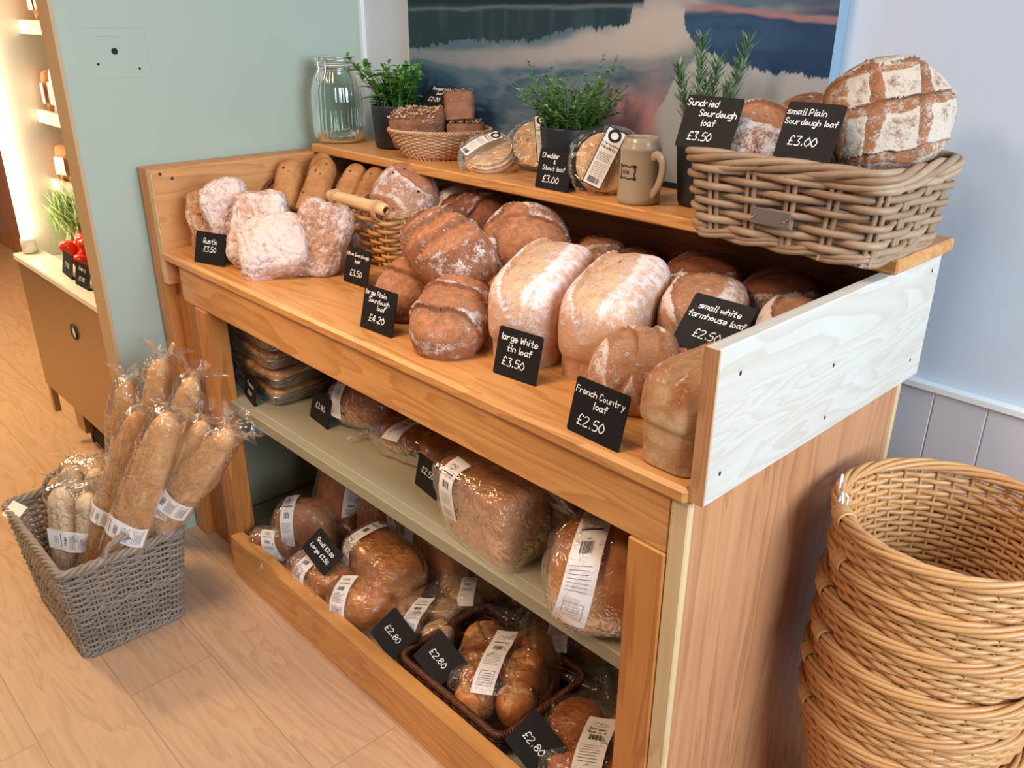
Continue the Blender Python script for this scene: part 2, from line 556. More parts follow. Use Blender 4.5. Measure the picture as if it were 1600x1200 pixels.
M_['mint'] = leaf_mat('mint_leaves', srgb(48, 108, 34), srgb(120, 176, 72))
M_['thyme'] = leaf_mat('thyme_leaves', srgb(64, 112, 54), srgb(136, 176, 100))
M_['rosemary'] = leaf_mat('rosemary_needles', srgb(58, 98, 62), srgb(146, 172, 130))
M_['willow'] = wicker_mat('golden_willow', srgb(232, 184, 124), srgb(186, 124, 70), 0.38, 0.5)
M_['buff'] = wicker_mat('honey_wicker', srgb(226, 176, 112), srgb(176, 120, 66), 0.42)
M_['pale_wicker'] = wicker_mat('pale_split_wicker', srgb(226, 184, 142), srgb(176, 128, 90), 0.5)
M_['grey_wicker'] = wicker_mat('weathered_grey_willow', srgb(172, 154, 136), srgb(96, 78, 66), 0.6)
M_['rattan'] = wicker_mat('taupe_rattan', srgb(194, 162, 130), srgb(122, 90, 66), 0.5)
M_['dark_wicker'] = wicker_mat('dark_brown_wicker', srgb(112, 62, 36), srgb(50, 24, 14), 0.4)
M_['dowel'] = wood('pale_dowel', srgb(236, 196, 146), srgb(214, 164, 112), 'x', 0.45, knot=False)
M_['tagm'] = plain('taupe_leather_tag', srgb(116, 98, 90), 0.5, 30, 0.08, 0.05)
M_['red'] = plain('red_bag_tie', srgb(190, 40, 36), 0.4)

# breads: light crust, dark crust, cut colour, flour
M_['rustic'] = bread_mat('rustic_crust', srgb(200, 150, 112), srgb(140, 90, 60), srgb(180, 124, 84), srgb(226, 204, 194), fl=0.22)
M_['rustic_plain'] = bread_mat('rustic_tan_crust', srgb(216, 162, 110), srgb(170, 108, 62), srgb(190, 130, 84), srgb(226, 198, 174), fl=-0.05)
M_['sour'] = bread_mat('sourdough_crust', srgb(172, 112, 76), srgb(100, 56, 38), srgb(196, 130, 88), srgb(226, 208, 198), fl=0.08)
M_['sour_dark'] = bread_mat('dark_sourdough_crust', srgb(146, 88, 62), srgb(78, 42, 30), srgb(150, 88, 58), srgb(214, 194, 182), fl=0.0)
M_['olive'] = bread_mat('olive_sourdough_crust', srgb(188, 138, 106), srgb(128, 80, 56), srgb(178, 116, 80), srgb(226, 208, 198), fl=0.10, spots=0.30, spotcol=srgb(52, 32, 26))
M_['stick'] = bread_mat('golden_stick_crust', srgb(214, 160, 104), srgb(166, 104, 56), srgb(200, 140, 84), srgb(230, 204, 170), fl=-0.7, spots=0.75, spotcol=srgb(88, 46, 28), rough=0.6)
M_['white'] = bread_mat('white_tin_crust', srgb(226, 178, 140), srgb(198, 140, 102), srgb(224, 182, 144), srgb(240, 224, 220), fl=0.22)
M_['farm'] = bread_mat('farmhouse_crust', srgb(204, 150, 112), srgb(156, 102, 70), srgb(196, 140, 100), srgb(236, 220, 212), fl=0.14)
M_['tall'] = bread_mat('country_tin_crust', srgb(230, 192, 146), srgb(168, 98, 52), srgb(220, 178, 130), srgb(236, 220, 206), fl=-0.14)
M_['rye'] = bread_mat('pumpernickel_crust', srgb(166, 116, 86), srgb(104, 64, 46), srgb(140, 92, 64), srgb(216, 200, 190), fl=-0.10)
M_['boule'] = bread_mat('scored_boule_crust', srgb(150, 112, 84), srgb(92, 60, 42), srgb(164, 104, 64), srgb(204, 186, 168), fl=0.26)
M_['bun'] = bread_mat('glazed_bun_crust', srgb(220, 140, 70), srgb(160, 80, 34), srgb(224, 168, 104), srgb(236, 216, 196), fl=-0.9, rough=0.35, coat=0.25)
M_['tinloaf'] = bread_mat('golden_sandwich_crust', srgb(224, 152, 80), srgb(168, 90, 38), srgb(226, 170, 104), srgb(236, 216, 196), fl=-0.9, rough=0.45, coat=0.15)
M_['wholemeal'] = bread_mat('wholemeal_crust', srgb(212, 152, 104), srgb(176, 112, 70), srgb(200, 140, 92), srgb(232, 206, 186), fl=-0.35, rough=0.6)
M_['brownbag'] = bread_mat('glossy_brown_crust', srgb(204, 126, 72), srgb(138, 74, 40), srgb(190, 122, 76), srgb(226, 196, 170), fl=-0.55, rough=0.45, coat=0.15)
M_['paleroll'] = bread_mat('pale_roll_crust', srgb(232, 196, 150), srgb(204, 150, 100), srgb(226, 180, 130), srgb(240, 224, 206), fl=-0.1)
M_['baguette'] = bread_mat('baguette_crust', srgb(226, 174, 112), srgb(176, 112, 60), srgb(228, 184, 128), srgb(238, 216, 188), fl=-0.45, rough=0.55)
M_['palebag'] = bread_mat('part_baked_crust', srgb(244, 216, 178), srgb(226, 184, 138), srgb(242, 214, 176), srgb(246, 232, 214), fl=-0.5)
M_['pikelet'] = bread_mat('pikelet_crumb', srgb(232, 196, 146), srgb(196, 130, 76), srgb(176, 104, 56), srgb(244, 224, 196), fl=-0.4, spots=0.85, spotcol=srgb(186, 118, 66))
M_['focaccia'] = bread_mat('focaccia_crust', srgb(236, 186, 112), srgb(190, 120, 58), srgb(220, 160, 90), srgb(236, 214, 180), fl=-0.7, rough=0.5)
M_['seeds'] = plain('oat_flakes', srgb(196, 160, 124), 0.8, 60, 0.25, 0.1)


# ------------------------------------------------------------------ loaf shapes
PROF = {
    'boule': [(0, 0), (.5, 0), (.72, .02), (.90, .13), (.99, .32), (1, .44), (.965, .60), (.85, .78), (.64, .91), (.34, .985), (0, 1)],
    'flat': [(0, 0), (.6, 0), (.82, .03), (.95, .18), (1, .42), (.97, .66), (.86, .85), (.62, .96), (.3, 1), (0, 1)],
    'tin': [(0, 0), (.84, 0), (.90, .02), (.92, .10), (.94, .22), (.945, .27), (.985, .33), (1, .46), (.99, .64), (.94, .80), (.80, .92), (.52, .985), (.25, 1), (0, 1)],
    'tall': [(0, 0), (.84, 0), (.91, .02), (.93, .12), (.95, .36), (.945, .43), (1, .49), (1.0, .66), (.95, .82), (.80, .93), (.52, .985), (.25, 1), (0, 1)],
    'brick': [(0, 0), (.86, 0), (.93, .03), (.96, .15), (.98, .5), (1, .78), (.96, .92), (.80, .985), (.4, 1), (0, 1)],
    'stick': [(0, 0), (.45, .02), (.78, .12), (.96, .32), (1, .5), (.94, .72), (.74, .89), (.42, .98), (0, 1)],
}


def resample(prof, n):
    p = np.array(prof, float)
    # catmull-rom then even arc length
    q = []
    P = np.vstack([2 * p[0] - p[1], p, 2 * p[-1] - p[-2]])
    for i in range(len(p) - 1):
        a, b, c, d = P[i:i + 4]
        for t in np.linspace(0, 1, 12, endpoint=False):
            q.append(.5 * ((2 * b) + (c - a) * t + (2 * a - 5 * b + 4 * c - d) * t * t + (3 * b - a - 3 * c + d) * t ** 3))
    q.append(p[-1])
    q = np.array(q)
    q[:, 0] = np.clip(q[:, 0], 0, None)
    q[:, 1] = np.clip(q[:, 1], 0, 1)
    L = np.concatenate([[0], np.cumsum(np.linalg.norm(np.diff(q, axis=0), axis=1))])
    t = np.linspace(0, L[-1], n)
    return np.stack([np.interp(t, L, q[:, 0]), np.interp(t, L, q[:, 1])], 1), t / L[-1]


def loaf_grid(a, b, h, prof='boule', n=2.0, core=0.0, nu=52, nv=104):
    """returns points (nu*nv,3) centred on the volume, unrolled coords (X,Y) in metres, and top mask"""
    pr, arc = resample(PROF[prof], nu)
    ib = int(np.argmax(pr[:, 0]))
    s = np.clip((1 - arc) / (1 - arc[ib]), 0, 2)
    ph = np.arange(nv) * 2 * PI / nv
    C = np.sign(np.cos(ph)) * np.abs(np.cos(ph)) ** (2 / n)
    S = np.sign(np.sin(ph)) * np.abs(np.sin(ph)) ** (2 / n)
    K = np.tanh(2.2 * np.cos(ph)) / np.tanh(2.2)
    r = pr[:, :1]
    X = core * K[None] * np.minimum(1, 0.25 + 0.75 * np.minimum(1, r * 3)) + r * (a - core) * C[None]
    Y = r * b * S[None]
    Z = np.repeat(pr[:, 1:] * h, nv, 1) - h / 2
    P = np.stack([X, Y, Z], -1).reshape(-1, 3)
    sc = s[:, None]
    ux = (core * K[None] + sc * (a - core) * C[None]).ravel()
    uy = (sc * b * S[None]).ravel()
    top = np.repeat((np.arange(nu) >= ib - nu // 8)[:, None], nv, 1).ravel().astype(float)
    return P, np.stack([ux, uy], 1), top, nu, nv


def grid_normals(P, nu, nv):
    G = P.reshape(nu, nv, 3)
    du = np.zeros_like(G)
    du[1:-1] = G[2:] - G[:-2]
    du[0] = G[1] - G[0]
    du[-1] = G[-1] - G[-2]
    dv = np.roll(G, -1, 1) - np.roll(G, 1, 1)
    nn = np.cross(dv, du)
    l = np.linalg.norm(nn, axis=2, keepdims=True)
    nn = np.where(l > 1e-12, nn / np.maximum(l, 1e-12), 0)
    nn[0] = (0, 0, -1)
    nn[-1] = (0, 0, 1)
    return nn.reshape(-1, 3)


def seg_dist(U, pts):
    best = np.full(len(U), 9.0)
    tt = np.zeros(len(U))
    sg = np.zeros(len(U))
    pts = np.array(pts, float)
    L = np.concatenate([[0], np.cumsum(np.linalg.norm(np.diff(pts, axis=0), axis=1))])
    for i in range(len(pts) - 1):
        A, B = pts[i], pts[i + 1]
        d = B - A
        l2 = d @ d
        t = np.clip(((U - A) @ d) / l2, 0, 1)
        q = A + t[:, None] * d
        e = U - q
        dd = np.linalg.norm(e, axis=1)
        m = dd < best
        best = np.where(m, dd, best)
        tt = np.where(m, (L[i] + t * math.sqrt(l2)) / L[-1], tt)
        sg = np.where(m, np.sign(d[0] * e[:, 1] - d[1] * e[:, 0]), sg)
    return best, tt, sg


def loaf_mb(a, b, h, prof='boule', n=2.0, core=0.0, cuts=(), seed=1, lump=0.006, flour=0.3, bake=0.5, wrinkle=0.0, sag=0.0,
            side_flour=None, dents=0.0, res=1.0):
    """cuts: (points normalised to a,b; half width m; depth m; bulge m; ear m)"""
    nu, nv = int(52 * res), int(104 * res)
    P, U, top, nu, nv = loaf_grid(a, b, h, prof, n, core, nu, nv)
    nr = grid_normals(P, nu, nv)
    low = nz(P, 1.0 / max(a, b) * .9, seed)
    mid = nz(P, 30.0, seed + 5, 3)
    hfrac = (P[:, 2] + h / 2) / h
    lift = smoothstep(0.02, 0.25, hfrac)
    disp = low * lump * lift + mid * lump * .25 * lift
    R = np.zeros(len(P))
    E_ = np.zeros(len(P))
    W_ = np.zeros(len(P))
    for c in cuts:
        pts, w, dep, bul, ear = c
        pts = [(x * a, y * b) for x, y in pts]
        d, t, sg = seg_dist(U + np.stack([nz(P, 45, seed + 9), nz(P, 45, seed + 10)], 1) * .0032, pts)
        tw = np.maximum(0.12, np.sin(PI * np.clip(t, 0.02, .98)) ** .55)
        q = d / (w * tw)
        ok = top * smoothstep(0.12, 0.3, hfrac)
        qs = q * np.where(sg > 0, 1, -1)
        disp += ok * np.where(np.abs(qs) < 1, -dep * 1.1 * smoothstep(-1.05, .75, qs) + bul * .35 * np.clip(1 - q * q, 0, 1), 0)
        if ear:
            disp += ok * ear * 1.2 * np.exp(-np.clip(qs - 1, 0, 9) / .8) * smoothstep(.92, 1.04, qs)
        E_ = np.maximum(E_, ok * np.exp(-((qs - 1.0) / .12) ** 2))
        W_ = np.maximum(W_, ok * np.exp(-((np.abs(q) - 1.25) / .22) ** 2))
        R = np.maximum(R, ok * smoothstep(1.12, .88, q))
    if wrinkle:
        wv = nz(P * np.array([1.0, 1.0, 1.6]), 26, seed + 20, 3)
        disp += -wrinkle * np.exp(-(wv / .10) ** 2) * lift
        w2 = nz(P, 13, seed + 21)
        disp += wrinkle * 1.4 * w2 * lift
    P = P + nr * disp[:, None]
    if sag:
        P[:, 2] += -sag * (P[:, 0] / a) ** 2 * smoothstep(0.1, .6, hfrac)
    if dents:
        P[:, 2] -= dents * np.clip(nz(P[:, :] * np.array([1, 1, 0.01]), 34, seed + 30), 0, 1) * smoothstep(.6, .9, hfrac)
    upn = np.clip(nr[:, 2] * .5 + .5, 0, 1)
    sf = flour if side_flour is None else side_flour
    G = flour * smoothstep(.45, .95, upn) + sf * (1 - smoothstep(.45, .95, upn)) * .7
    G = G + low * .25
    G = G + .22 * W_ * (flour > .1)
    G = G * (1 - .9 * R) - .6 * E_ * (R > .3)
    Bk = np.clip(bake * (.35 + .85 * smoothstep(.25, 1, upn)) + low * .3 + .5 * E_, 0, 1)
    mb = MB()
    mb.grid(P, nu, nv, False, True, np.stack([R, np.clip(G, -.5, 1.5), Bk], 1))
    return mb


def cr(pts, k=5):
    p = np.array(pts, float)
    if len(p) < 3:
        return p
    P = np.vstack([2 * p[0] - p[1], p, 2 * p[-1] - p[-2]])
    q = []
    for i in range(len(p) - 1):
        a, b, c, d = P[i:i + 4]
        for t in np.linspace(0, 1, k, endpoint=False):
            q.append(.5 * ((2 * b) + (c - a) * t + (2 * a - 5 * b + 4 * c - d) * t * t + (3 * b - a - 3 * c + d) * t ** 3))
    q.append(p[-1])
    return np.array(q)


def strokes_across(k, curve=.25, span=.8, half=.85, tilt=0.0):
    """k crescent cuts across a batard, spread along x"""
    out_ = []
    for i in range(k):
        x = -span + 2 * span * i / max(1, k - 1) if k > 1 else 0
        out_.append(cr([(x - curve * .6 + tilt * -half, -half), (x + curve * .4, 0), (x - curve * .6 + tilt * half, half)]).tolist())
    return out_


# ------------------------------------------------------------------ handwriting
GL = {
    'a': '4g3h1h0f1d2d3e4g 4h4e5d', 'b': '0k0d2d4f3h1h0g', 'c': '4g3h1h0f1d3d4e', 'd': '4g3h1h0f1d3d4f 4k4d', 'e': '0f4f3h1h0f1d3d4e',
    'f': '4j3k2j2d 0h4h', 'g': '4g3h1h0f1d3e4g 4h4b2a0b', 'h': '0k0d 0g2h4g4d', 'i': '1h1d 1j1k', 'k': '0k0d 3h0f3d', 'l': '1k1d2d',
    'm': '0h0d 0g2h3g3d 3g5h6g6d', 'n': '0h0d 0g2h4g4d', 'o': '2h0f2d4f2h', 'p': '0h0a 0g2h4f2d0e', 'r': '0h0d 0f1h3h', 's': '4h1h0g3f4e3d0d',
    't': '2k2e3d4d 0h4h', 'u': '0h0e2d4e 4h4d', 'v': '0h2d4h', 'w': '0h1d3g5d6h', 'y': '0h2e 4h1a', 'z': '0h4h0d4d',
    'B': '0k0d3d4f2g0g 2g4i2k0k', 'C': '4j3k1k0h0f1d3d4e', 'D': '0k0d2d4f4i2k0k', 'F': '0d0k4k 0h3h', 'L': '0k0d4d', 'O': '2k0h0f2d4f4h2k',
    'P': '0d0k3k4i3g0g', 'R': '0d0k3k4i3g0g 1g4d', 'S': '4j3k1k0i1h3g4f3d1d0e', '&': '4d0i1k2i0f1d3d4f', '£': '4j3k2k1i1e0d4d 0g3g', 'A': '0d2k4d 1f3f', 'T': '2k2d 0k4k',
    'x': '0h4d 4h0d', '6': '4k1i0f1d3d4f3g0g', '0': '2k0h0f2d4f4h2k', '1': '0i2k2d', '2': '0j2k4i0d4d', '3': '0k4k2h4f3d0d', '4': '3d3k0f4f', '5': '4k1k0h3h4f3d0d', '8': '2h0i2k4i2h0f2d4f2h',
    '.': '1d1e', 'W': '0k1d3i5d6k', 'M': '0d1k3f5k6d', 'E': '4k0k0d4d 0g3g', 'N': '0d0k4d4k', 'H': '0d0k 4d4k 0g4g', 'G': '4j2k0h0f2d4f4g2g', 'U': '0k0f2d4f4k', 'j': '2h2b0a', 'q': '4h1h0f2d4f 4h4a',
}


def glyph_strokes(ch):
    res = []
    for s in GL[ch].split():
        res.append([(int(s[i]), 'abcdefghijklmno'.index(s[i + 1]) - 3) for i in range(0, len(s), 2)])
    return res


def text_width(txt, size):
    w = 0
    for ch in txt:
        w += 3.2 if ch == ' ' else (3 if ch in 'il.' else 7.6 if ch in 'mw' else 5.6)
    return w * size / 7


def ribbon(mb, pts, width, mapfn):
    p = np.array(pts, float)
    if len(p) < 2:
        return
    T = np.gradient(p, axis=0)
    T /= np.linalg.norm(T, axis=1)[:, None] + 1e-9
    n_ = np.stack([-T[:, 1], T[:, 0]], 1) * width / 2
    p = p.copy()
    p[0] -= T[0] * width * .35
    p[-1] += T[-1] * width * .35
    L = np.stack([p + n_, p, p - n_], 1).reshape(-1, 2)
    V = np.array([mapfn(x, y) for x, y in L])
    mb.grid(V, len(p), 3)


def write(mb, txt, x, y, size, width, mapfn, slant=0.12, jit=0.25, smooth=True):
    """size = cap height in metres; x = left edge; y = baseline"""
    k = size / 7
    for ch in txt:
        if ch == ' ':
            x += 3.2 * k
            continue
        jx, jy = rnd.uniform(-jit, jit), rnd.uniform(-jit, jit)
        for st in glyph_strokes(ch):
            st = [((px + jx + py * slant + rnd.uniform(-jit, jit) * .5) * k + x, (py + jy) * k + y) for px, py in st]
            if len(st) > 2 and smooth:
                st = cr(st, 4)
            ribbon(mb, st, width, mapfn)
        x += (3 if ch in 'il.' else 7.6 if ch in 'mw' else 5.6) * k


# ------------------------------------------------------------------ price signs
def price_sign(label, M, w, h, lines, group, foot=0.03, size=0.0085, wid=0.0013):
    """M maps local x right, y up the face, z out of the face; origin at lower middle edge"""
    mb = MB()
    r_ = 0.004
    ol = []
    for cx_, cy_, a0 in ((w / 2 - r_, r_, -90), (w / 2 - r_, h - r_, 0), (-w / 2 + r_, h - r_, 90), (-w / 2 + r_, r_, 180)):
        for t in range(0, 91, 30):
            an = math.radians(a0 + t)
            ol.append((cx_ + r_ * math.cos(an), cy_ + r_ * math.sin(an)))
    n_ = len(ol)
    t2 = 0.0011
    V = [(x, y, t2) for x, y in ol] + [(x, y, -t2) for x, y in ol]
    F = [tuple(range(n_)), tuple(range(2 * n_ - 1, n_ - 1, -1))]
    F += [(i, i + n_, (i + 1) % n_ + n_, (i + 1) % n_) for i in range(n_)]
    mb.add(V, F)
    if foot:
        mb.box(-w / 2 + .002, w / 2 - .002, -.0005, .0018, -foot, 0.0005)
    o = mb.build('price_sign', M_['slate'], None, smooth=False)
    o.matrix_world = M
    tag(o, label, 'price sign', group)
    lb = MB()
    fn = lambda x, y: (x, y, t2 + .0005)
    for ln in lines:
        txt, yb, s = ln[0], ln[1], ln[2]
        xo = ln[3] if len(ln) > 3 else 0.0
        tw = text_width(txt, s)
        if tw > w * .93:
            s *= w * .93 / tw
            tw = w * .93
        xo = max(-(w * .95 - tw) / 2, min((w * .95 - tw) / 2, xo))
        write(lb, txt, -tw / 2 + xo, yb, s, wid * (1.15 if s > .0085 else .95), fn)
    lb.build('lettering', M_['chalk'], o)
    return o


def sign_frame(base, ang, lean):
    """stands at base, face towards -y turned by ang degrees, leaning back by lean degrees"""
    return Matrix.Translation(Vector(base)) @ Matrix.Rotation(math.radians(ang), 4, 'Z') @ Matrix.Rotation(math.radians(90 - lean), 4, 'X')


# ------------------------------------------------------------------ bags and labels
def bag_mb(a, b, h, prof, n, core, seed, grow=0.006, crinkle=0.006, tail=None, res=1.0):
    nu, nv = int(34 * res), int(64 * res)
    P, U, top, nu, nv = loaf_grid(a + grow, b + grow, h + grow, prof, n, core, nu, nv)
    nr = grid_normals(P, nu, nv)
    k1 = np.abs(nz(P, 22, seed)) * 2
    k2 = np.abs(nz(P, 55, seed + 3)) * 1.2
    k3 = nz(P, 9, seed + 6)
    hf = (P[:, 2] + h / 2) / h
    lift = smoothstep(0.0, .12, hf)
    P = P + nr * ((crinkle * (k1 * .7 + k2 * .45) + crinkle * .5 * k3) * lift + .0005)[:, None]
    mb = MB()
    mb.grid(P, nu, nv, False, True)
    if tail:
        ang, ln, fl = tail[:3]  # direction in the xy plane of the loaf, length, flare
        dx, dy = math.cos(ang), math.sin(ang)
        ex = (core + (a - core) * abs(dx)) * (1 if dx >= 0 else -1) * (abs(dx) if core == 0 else 1)
        ey = b * dy
        e0 = np.array([ex * .92, ey * .92, -h * .12])
        rr = random.Random(seed)
        m, q = 7, 26
        V = []
        for i in range(m):
            t = i / (m - 1)
            rad = (.5 * min(b, h * .5) * (1 - t / .35) ** 2 + .012) if t < .35 else .012 + (t - .35) / .65 * fl
            for j in range(q):
                th = 2 * PI * j / q
                rf = rad * (1 + (.45 * t) * math.sin(5 * th + seed) + .15 * rr.uniform(-1, 1) * t)
                sx, sz = rf * math.cos(th), rf * .55 * math.sin(th)
                V.append((e0[0] + dx * ln * t - dy * sx, e0[1] + dy * ln * t + dx * sx, e0[2] + sz + .01 * math.sin(3 * t + seed) * t + (tail[3] * t if len(tail) > 3 else 0)))
        mb.grid(np.array(V), m, q, False, True)
    return mb


def label_layout(pm, mapst, L, W, title=None, style=0, seed=0):
    """printing on a paper strip: s along 0..L metres, t across -W/2..W/2"""
    rr = random.Random(seed)

    def rect(s0, s1, t0, t1):
        k = max(1, int((s1 - s0) / .006))
        q = max(1, int((t1 - t0) / .006))
        V = [mapst(s0 + (s1 - s0) * i / k, t0 + (t1 - t0) * j / q) for i in range(k + 1) for j in range(q + 1)]
        pm.grid(np.array(V), k + 1, q + 1)

    fn = lambda x, y: mapst(y, x)
    # crest: ring with a wheat-like mark
    cs, rad = L * .86, min(W * .26, L * .09)
    ribbon(pm, [(rad * math.cos(t), cs + rad * .62 * math.sin(t)) for t in np.linspace(PI * .95, PI * 2.05, 14)], .0007, fn)
    for d in (-1, 1):
        ribbon(pm, cr([(0, cs - rad * .2), (d * rad * .35, cs + rad * .35), (d * rad * .75, cs + rad * .1)]), .0007, fn)
    ribbon(pm, cr([(-rad * .7, cs - rad * .02), (-rad * .2, cs + rad * .1), (.2 * rad, cs - rad * .1), (rad * .8, cs + .04 * rad)]), .0007, fn)
    if title:
        for i, tx in enumerate(title):
            sz = min(W * .13, .0075)
            tw = text_width(tx, sz)
            if tw > W * .92:
                sz *= W * .92 / tw
                tw = W * .92
            write(pm, tx, -tw / 2, L * .74 - i * sz * 1.6, sz, sz * .16, fn, slant=0, jit=0, smooth=False)
    else:
        rect(L * .735, L * .75, -W * .34, W * .34)
    # barcode
    bx = -W * .22
    while bx < W * .18:
        bw = rr.choice((.0006, .0009, .0014))
        rect(L * .555, L * .645, bx, bx + bw)
        bx += bw + rr.choice((.0007, .001, .0015))
    # small text lines
    for i in range(7 if L > .1 else 4):
        s0 = L * .47 - i * L * .028
        rect(s0, s0 + .0007, -W * .38, W * (.38 - rr.uniform(0, .2)))
    if L > .1:
        for (t0, t1) in ((-.32, .32),):
            rect(L * .21, L * .21 + .0006, W * t0, W * t1)
            rect(L * .07, L * .07 + .0006, W * t0, W * t1)
            rect(L * .07, L * .21, W * t0, W * t0 + .0006)
            rect(L * .07, L * .21, W * t1 - .0006, W * t1)
        for i in range(5):
            rect(L * (.09 + i * .022), L * (.09 + i * .022) + .0006, -W * .27, W * .22)


def wrap_label(parent, bvh, along, pos, a0, a1, width, hc=0.0, title=None, seed=0, offs=0.0018, mat='paper', name='label', skew=0.0, far=.4):
    """strip of paper round the bag: along='x' bands round the long axis (angles from +y over +z), 'y' round the y axis"""
    ns = 22
    if along == 'x' and a1 > a0:
        a0, a1 = a1, a0
    def raw(th, w):
        th = math.radians(th)
        if along == 'x':
            axis = Vector((pos + w + skew * (th - PI / 2), 0, hc))
            d = Vector((0, math.cos(th), math.sin(th)))
        else:
            axis = Vector((0, pos + w + skew * (th - PI / 2), hc))
            d = Vector((math.cos(th), 0, math.sin(th)))
        hit = bvh.ray_cast(axis + d * far, -d, far)
        return (hit[0] if hit[0] is not None else axis + d * .02), d
    cen = [raw(a0 + (a1 - a0) * i / ns, 0)[0] for i in range(ns + 1)]
    L = sum((cen[i + 1] - cen[i]).length for i in range(ns))
    def mapst(s, t, o=0.0):
        f = s / L
        p, d = raw(a0 + (a1 - a0) * f, t)
        return tuple(p + d * (offs + o))
    nt_ = 5
    # smooth the strip so it reads as paper, not film
    G = np.array([[mapst(L * i / ns, -width / 2 + width * j / nt_) for j in range(nt_ + 1)] for i in range(ns + 1)])
    for _ in range(4):
        G[1:-1] = G[1:-1] * .5 + (G[:-2] + G[2:]) * .25
        G[:, 1:-1] = G[:, 1:-1] * .5 + (G[:, :-2] + G[:, 2:]) * .25
    def mp(s, t):
        fi = min(max(s / L, 0), .9999) * ns
        fj = min(max((t + width / 2) / width, 0), .9999) * nt_
        i, j = int(fi), int(fj)
        u, v = fi - i, fj - j
        p = G[i, j] * (1 - u) * (1 - v) + G[i + 1, j] * u * (1 - v) + G[i, j + 1] * (1 - u) * v + G[i + 1, j + 1] * u * v
        e1 = G[min(i + 1, ns), j] - G[i, j]
        e2 = G[i, min(j + 1, nt_)] - G[i, j]
        n_ = np.cross(e1, e2)
        n_ /= np.linalg.norm(n_) + 1e-12
        c = p - np.array([0, 0, hc])
        c = c - (np.array([c[0], 0, 0]) if along == 'x' else np.array([0, c[1], 0]))
        if n_ @ c < 0:
            n_ = -n_
        return p + n_ * .0009
    mb = MB()
    mb.grid(G.reshape(-1, 3), ns + 1, nt_ + 1)
    lo = mb.build(name, M_[mat], parent)
    pm = MB()
    label_layout(pm, mp, L, width, title, 0, seed)
    pm.build('print', M_['print'], lo, smooth=False)
    return lo


def bvh_of(mb):
    V = np.concatenate(mb.v)
    F = [tuple(q) for f in mb.f for q in f]
    return BVHTree.FromPolygons([tuple(v) for v in V], F)


def loaf(name, label, cat, group, mat, c, ax, up, a, b, h, **kw):
    kw.setdefault('res', 1.6)
    mb = loaf_mb(a, b, h, **kw)
    o = mb.build(name, M_[mat])
    o.matrix_world = frame(c, ax, up)
    tag(o, label, cat, group)
    return o


def bagged(name, label, group, mat, c, ax, up, a, b, h, labels=(), tail=None, seed=1, prof='boule', n=2.0, core=0.0, cat='bread', film='film', lkw=None, grow=.006, crinkle=.006):
    """one loaf in a clear bag with paper strips"""
    M = frame(c, ax, up)
    root = thing(name, label, cat, group=group, M=M)
    kw = dict(prof=prof, n=n, core=core, seed=seed)
    kw.update(lkw or {})
    loaf_mb(a, b, h, **kw).build('loaf', M_[mat], root)
    bm_ = bag_mb(a, b, h, prof, n, core, seed, grow, crinkle, tail)
    bm_.build('clear_bag', M_[film], root)
    bv = bvh_of(bm_)
    for i, l in enumerate(labels):
        wrap_label(root, bv, seed=seed + i, **l)
    return root


def pack(name, label, group, mat, c, ax, up, rolls, bag, labels=(), tail=None, seed=1, film='film', cuts=None, cat='bread rolls', rprof='flat', extra=None):
    """several rolls in one bag; rolls: (x,y,z,a,b,h,rot)"""
    M = frame(c, ax, up)
    root = thing(name, label, cat, group=group, M=M)
    for i, (x, y, z, a, b, h, rz) in enumerate(rolls):
        kw = dict(prof=rprof, seed=seed * 7 + i, lump=.003, flour=.25, bake=.5, res=.6)
        if cuts:
            kw['cuts'] = cuts
        kw.update(extra or {})
        o = loaf_mb(a, b, h, **kw).build('roll', M_[mat], root)
        o.location = (x, y, z)
        o.rotation_euler = (rnd.uniform(-.12, .12), rnd.uniform(-.12, .12), rz)
    A, B, H, n = bag
    bm_ = bag_mb(A, B, H, 'flat', n, 0, seed, .004, .009, tail)
    bm_.build('clear_bag', M_[film], root)
    bv = bvh_of(bm_)
    for i, l in enumerate(labels):
        wrap_label(root, bv, seed=seed + i, **l)
    return root


# ------------------------------------------------------------------ basketry
def loop_rect(hx, hy, r, m):
    """closed rounded rectangle of m points with outward normals, even arc length"""
    pts, nor = [], []
    for cx_, cy_, a0 in ((hx - r, hy - r, 0), (-hx + r, hy - r, 90), (-hx + r, -hy + r, 180), (hx - r, -hy + r, 270)):
        for t in np.linspace(0, 90, 9):
            an = math.radians(a0 + t)
            pts.append((cx_ + r * math.cos(an), cy_ + r * math.sin(an)))
            nor.append((math.cos(an), math.sin(an)))
    pts = np.array(pts + pts[:1])
    nor = np.array(nor + nor[:1])
    L = np.concatenate([[0], np.cumsum(np.linalg.norm(np.diff(pts, axis=0), axis=1))])
    t = np.linspace(0, L[-1], m, endpoint=False)
    P = np.stack([np.interp(t, L, pts[:, k]) for k in (0, 1)], 1)
    Q = np.stack([np.interp(t, L, nor[:, k]) for k in (0, 1)], 1)
    return P, Q / np.linalg.norm(Q, axis=1)[:, None]


def loop_oval(rx, ry, m):
    t = np.arange(m) * 2 * PI / m
    P = np.stack([rx * np.cos(t), ry * np.sin(t)], 1)
    Q = np.stack([np.cos(t) / rx, np.sin(t) / ry], 1)
    return P, Q / np.linalg.norm(Q, axis=1)[:, None]


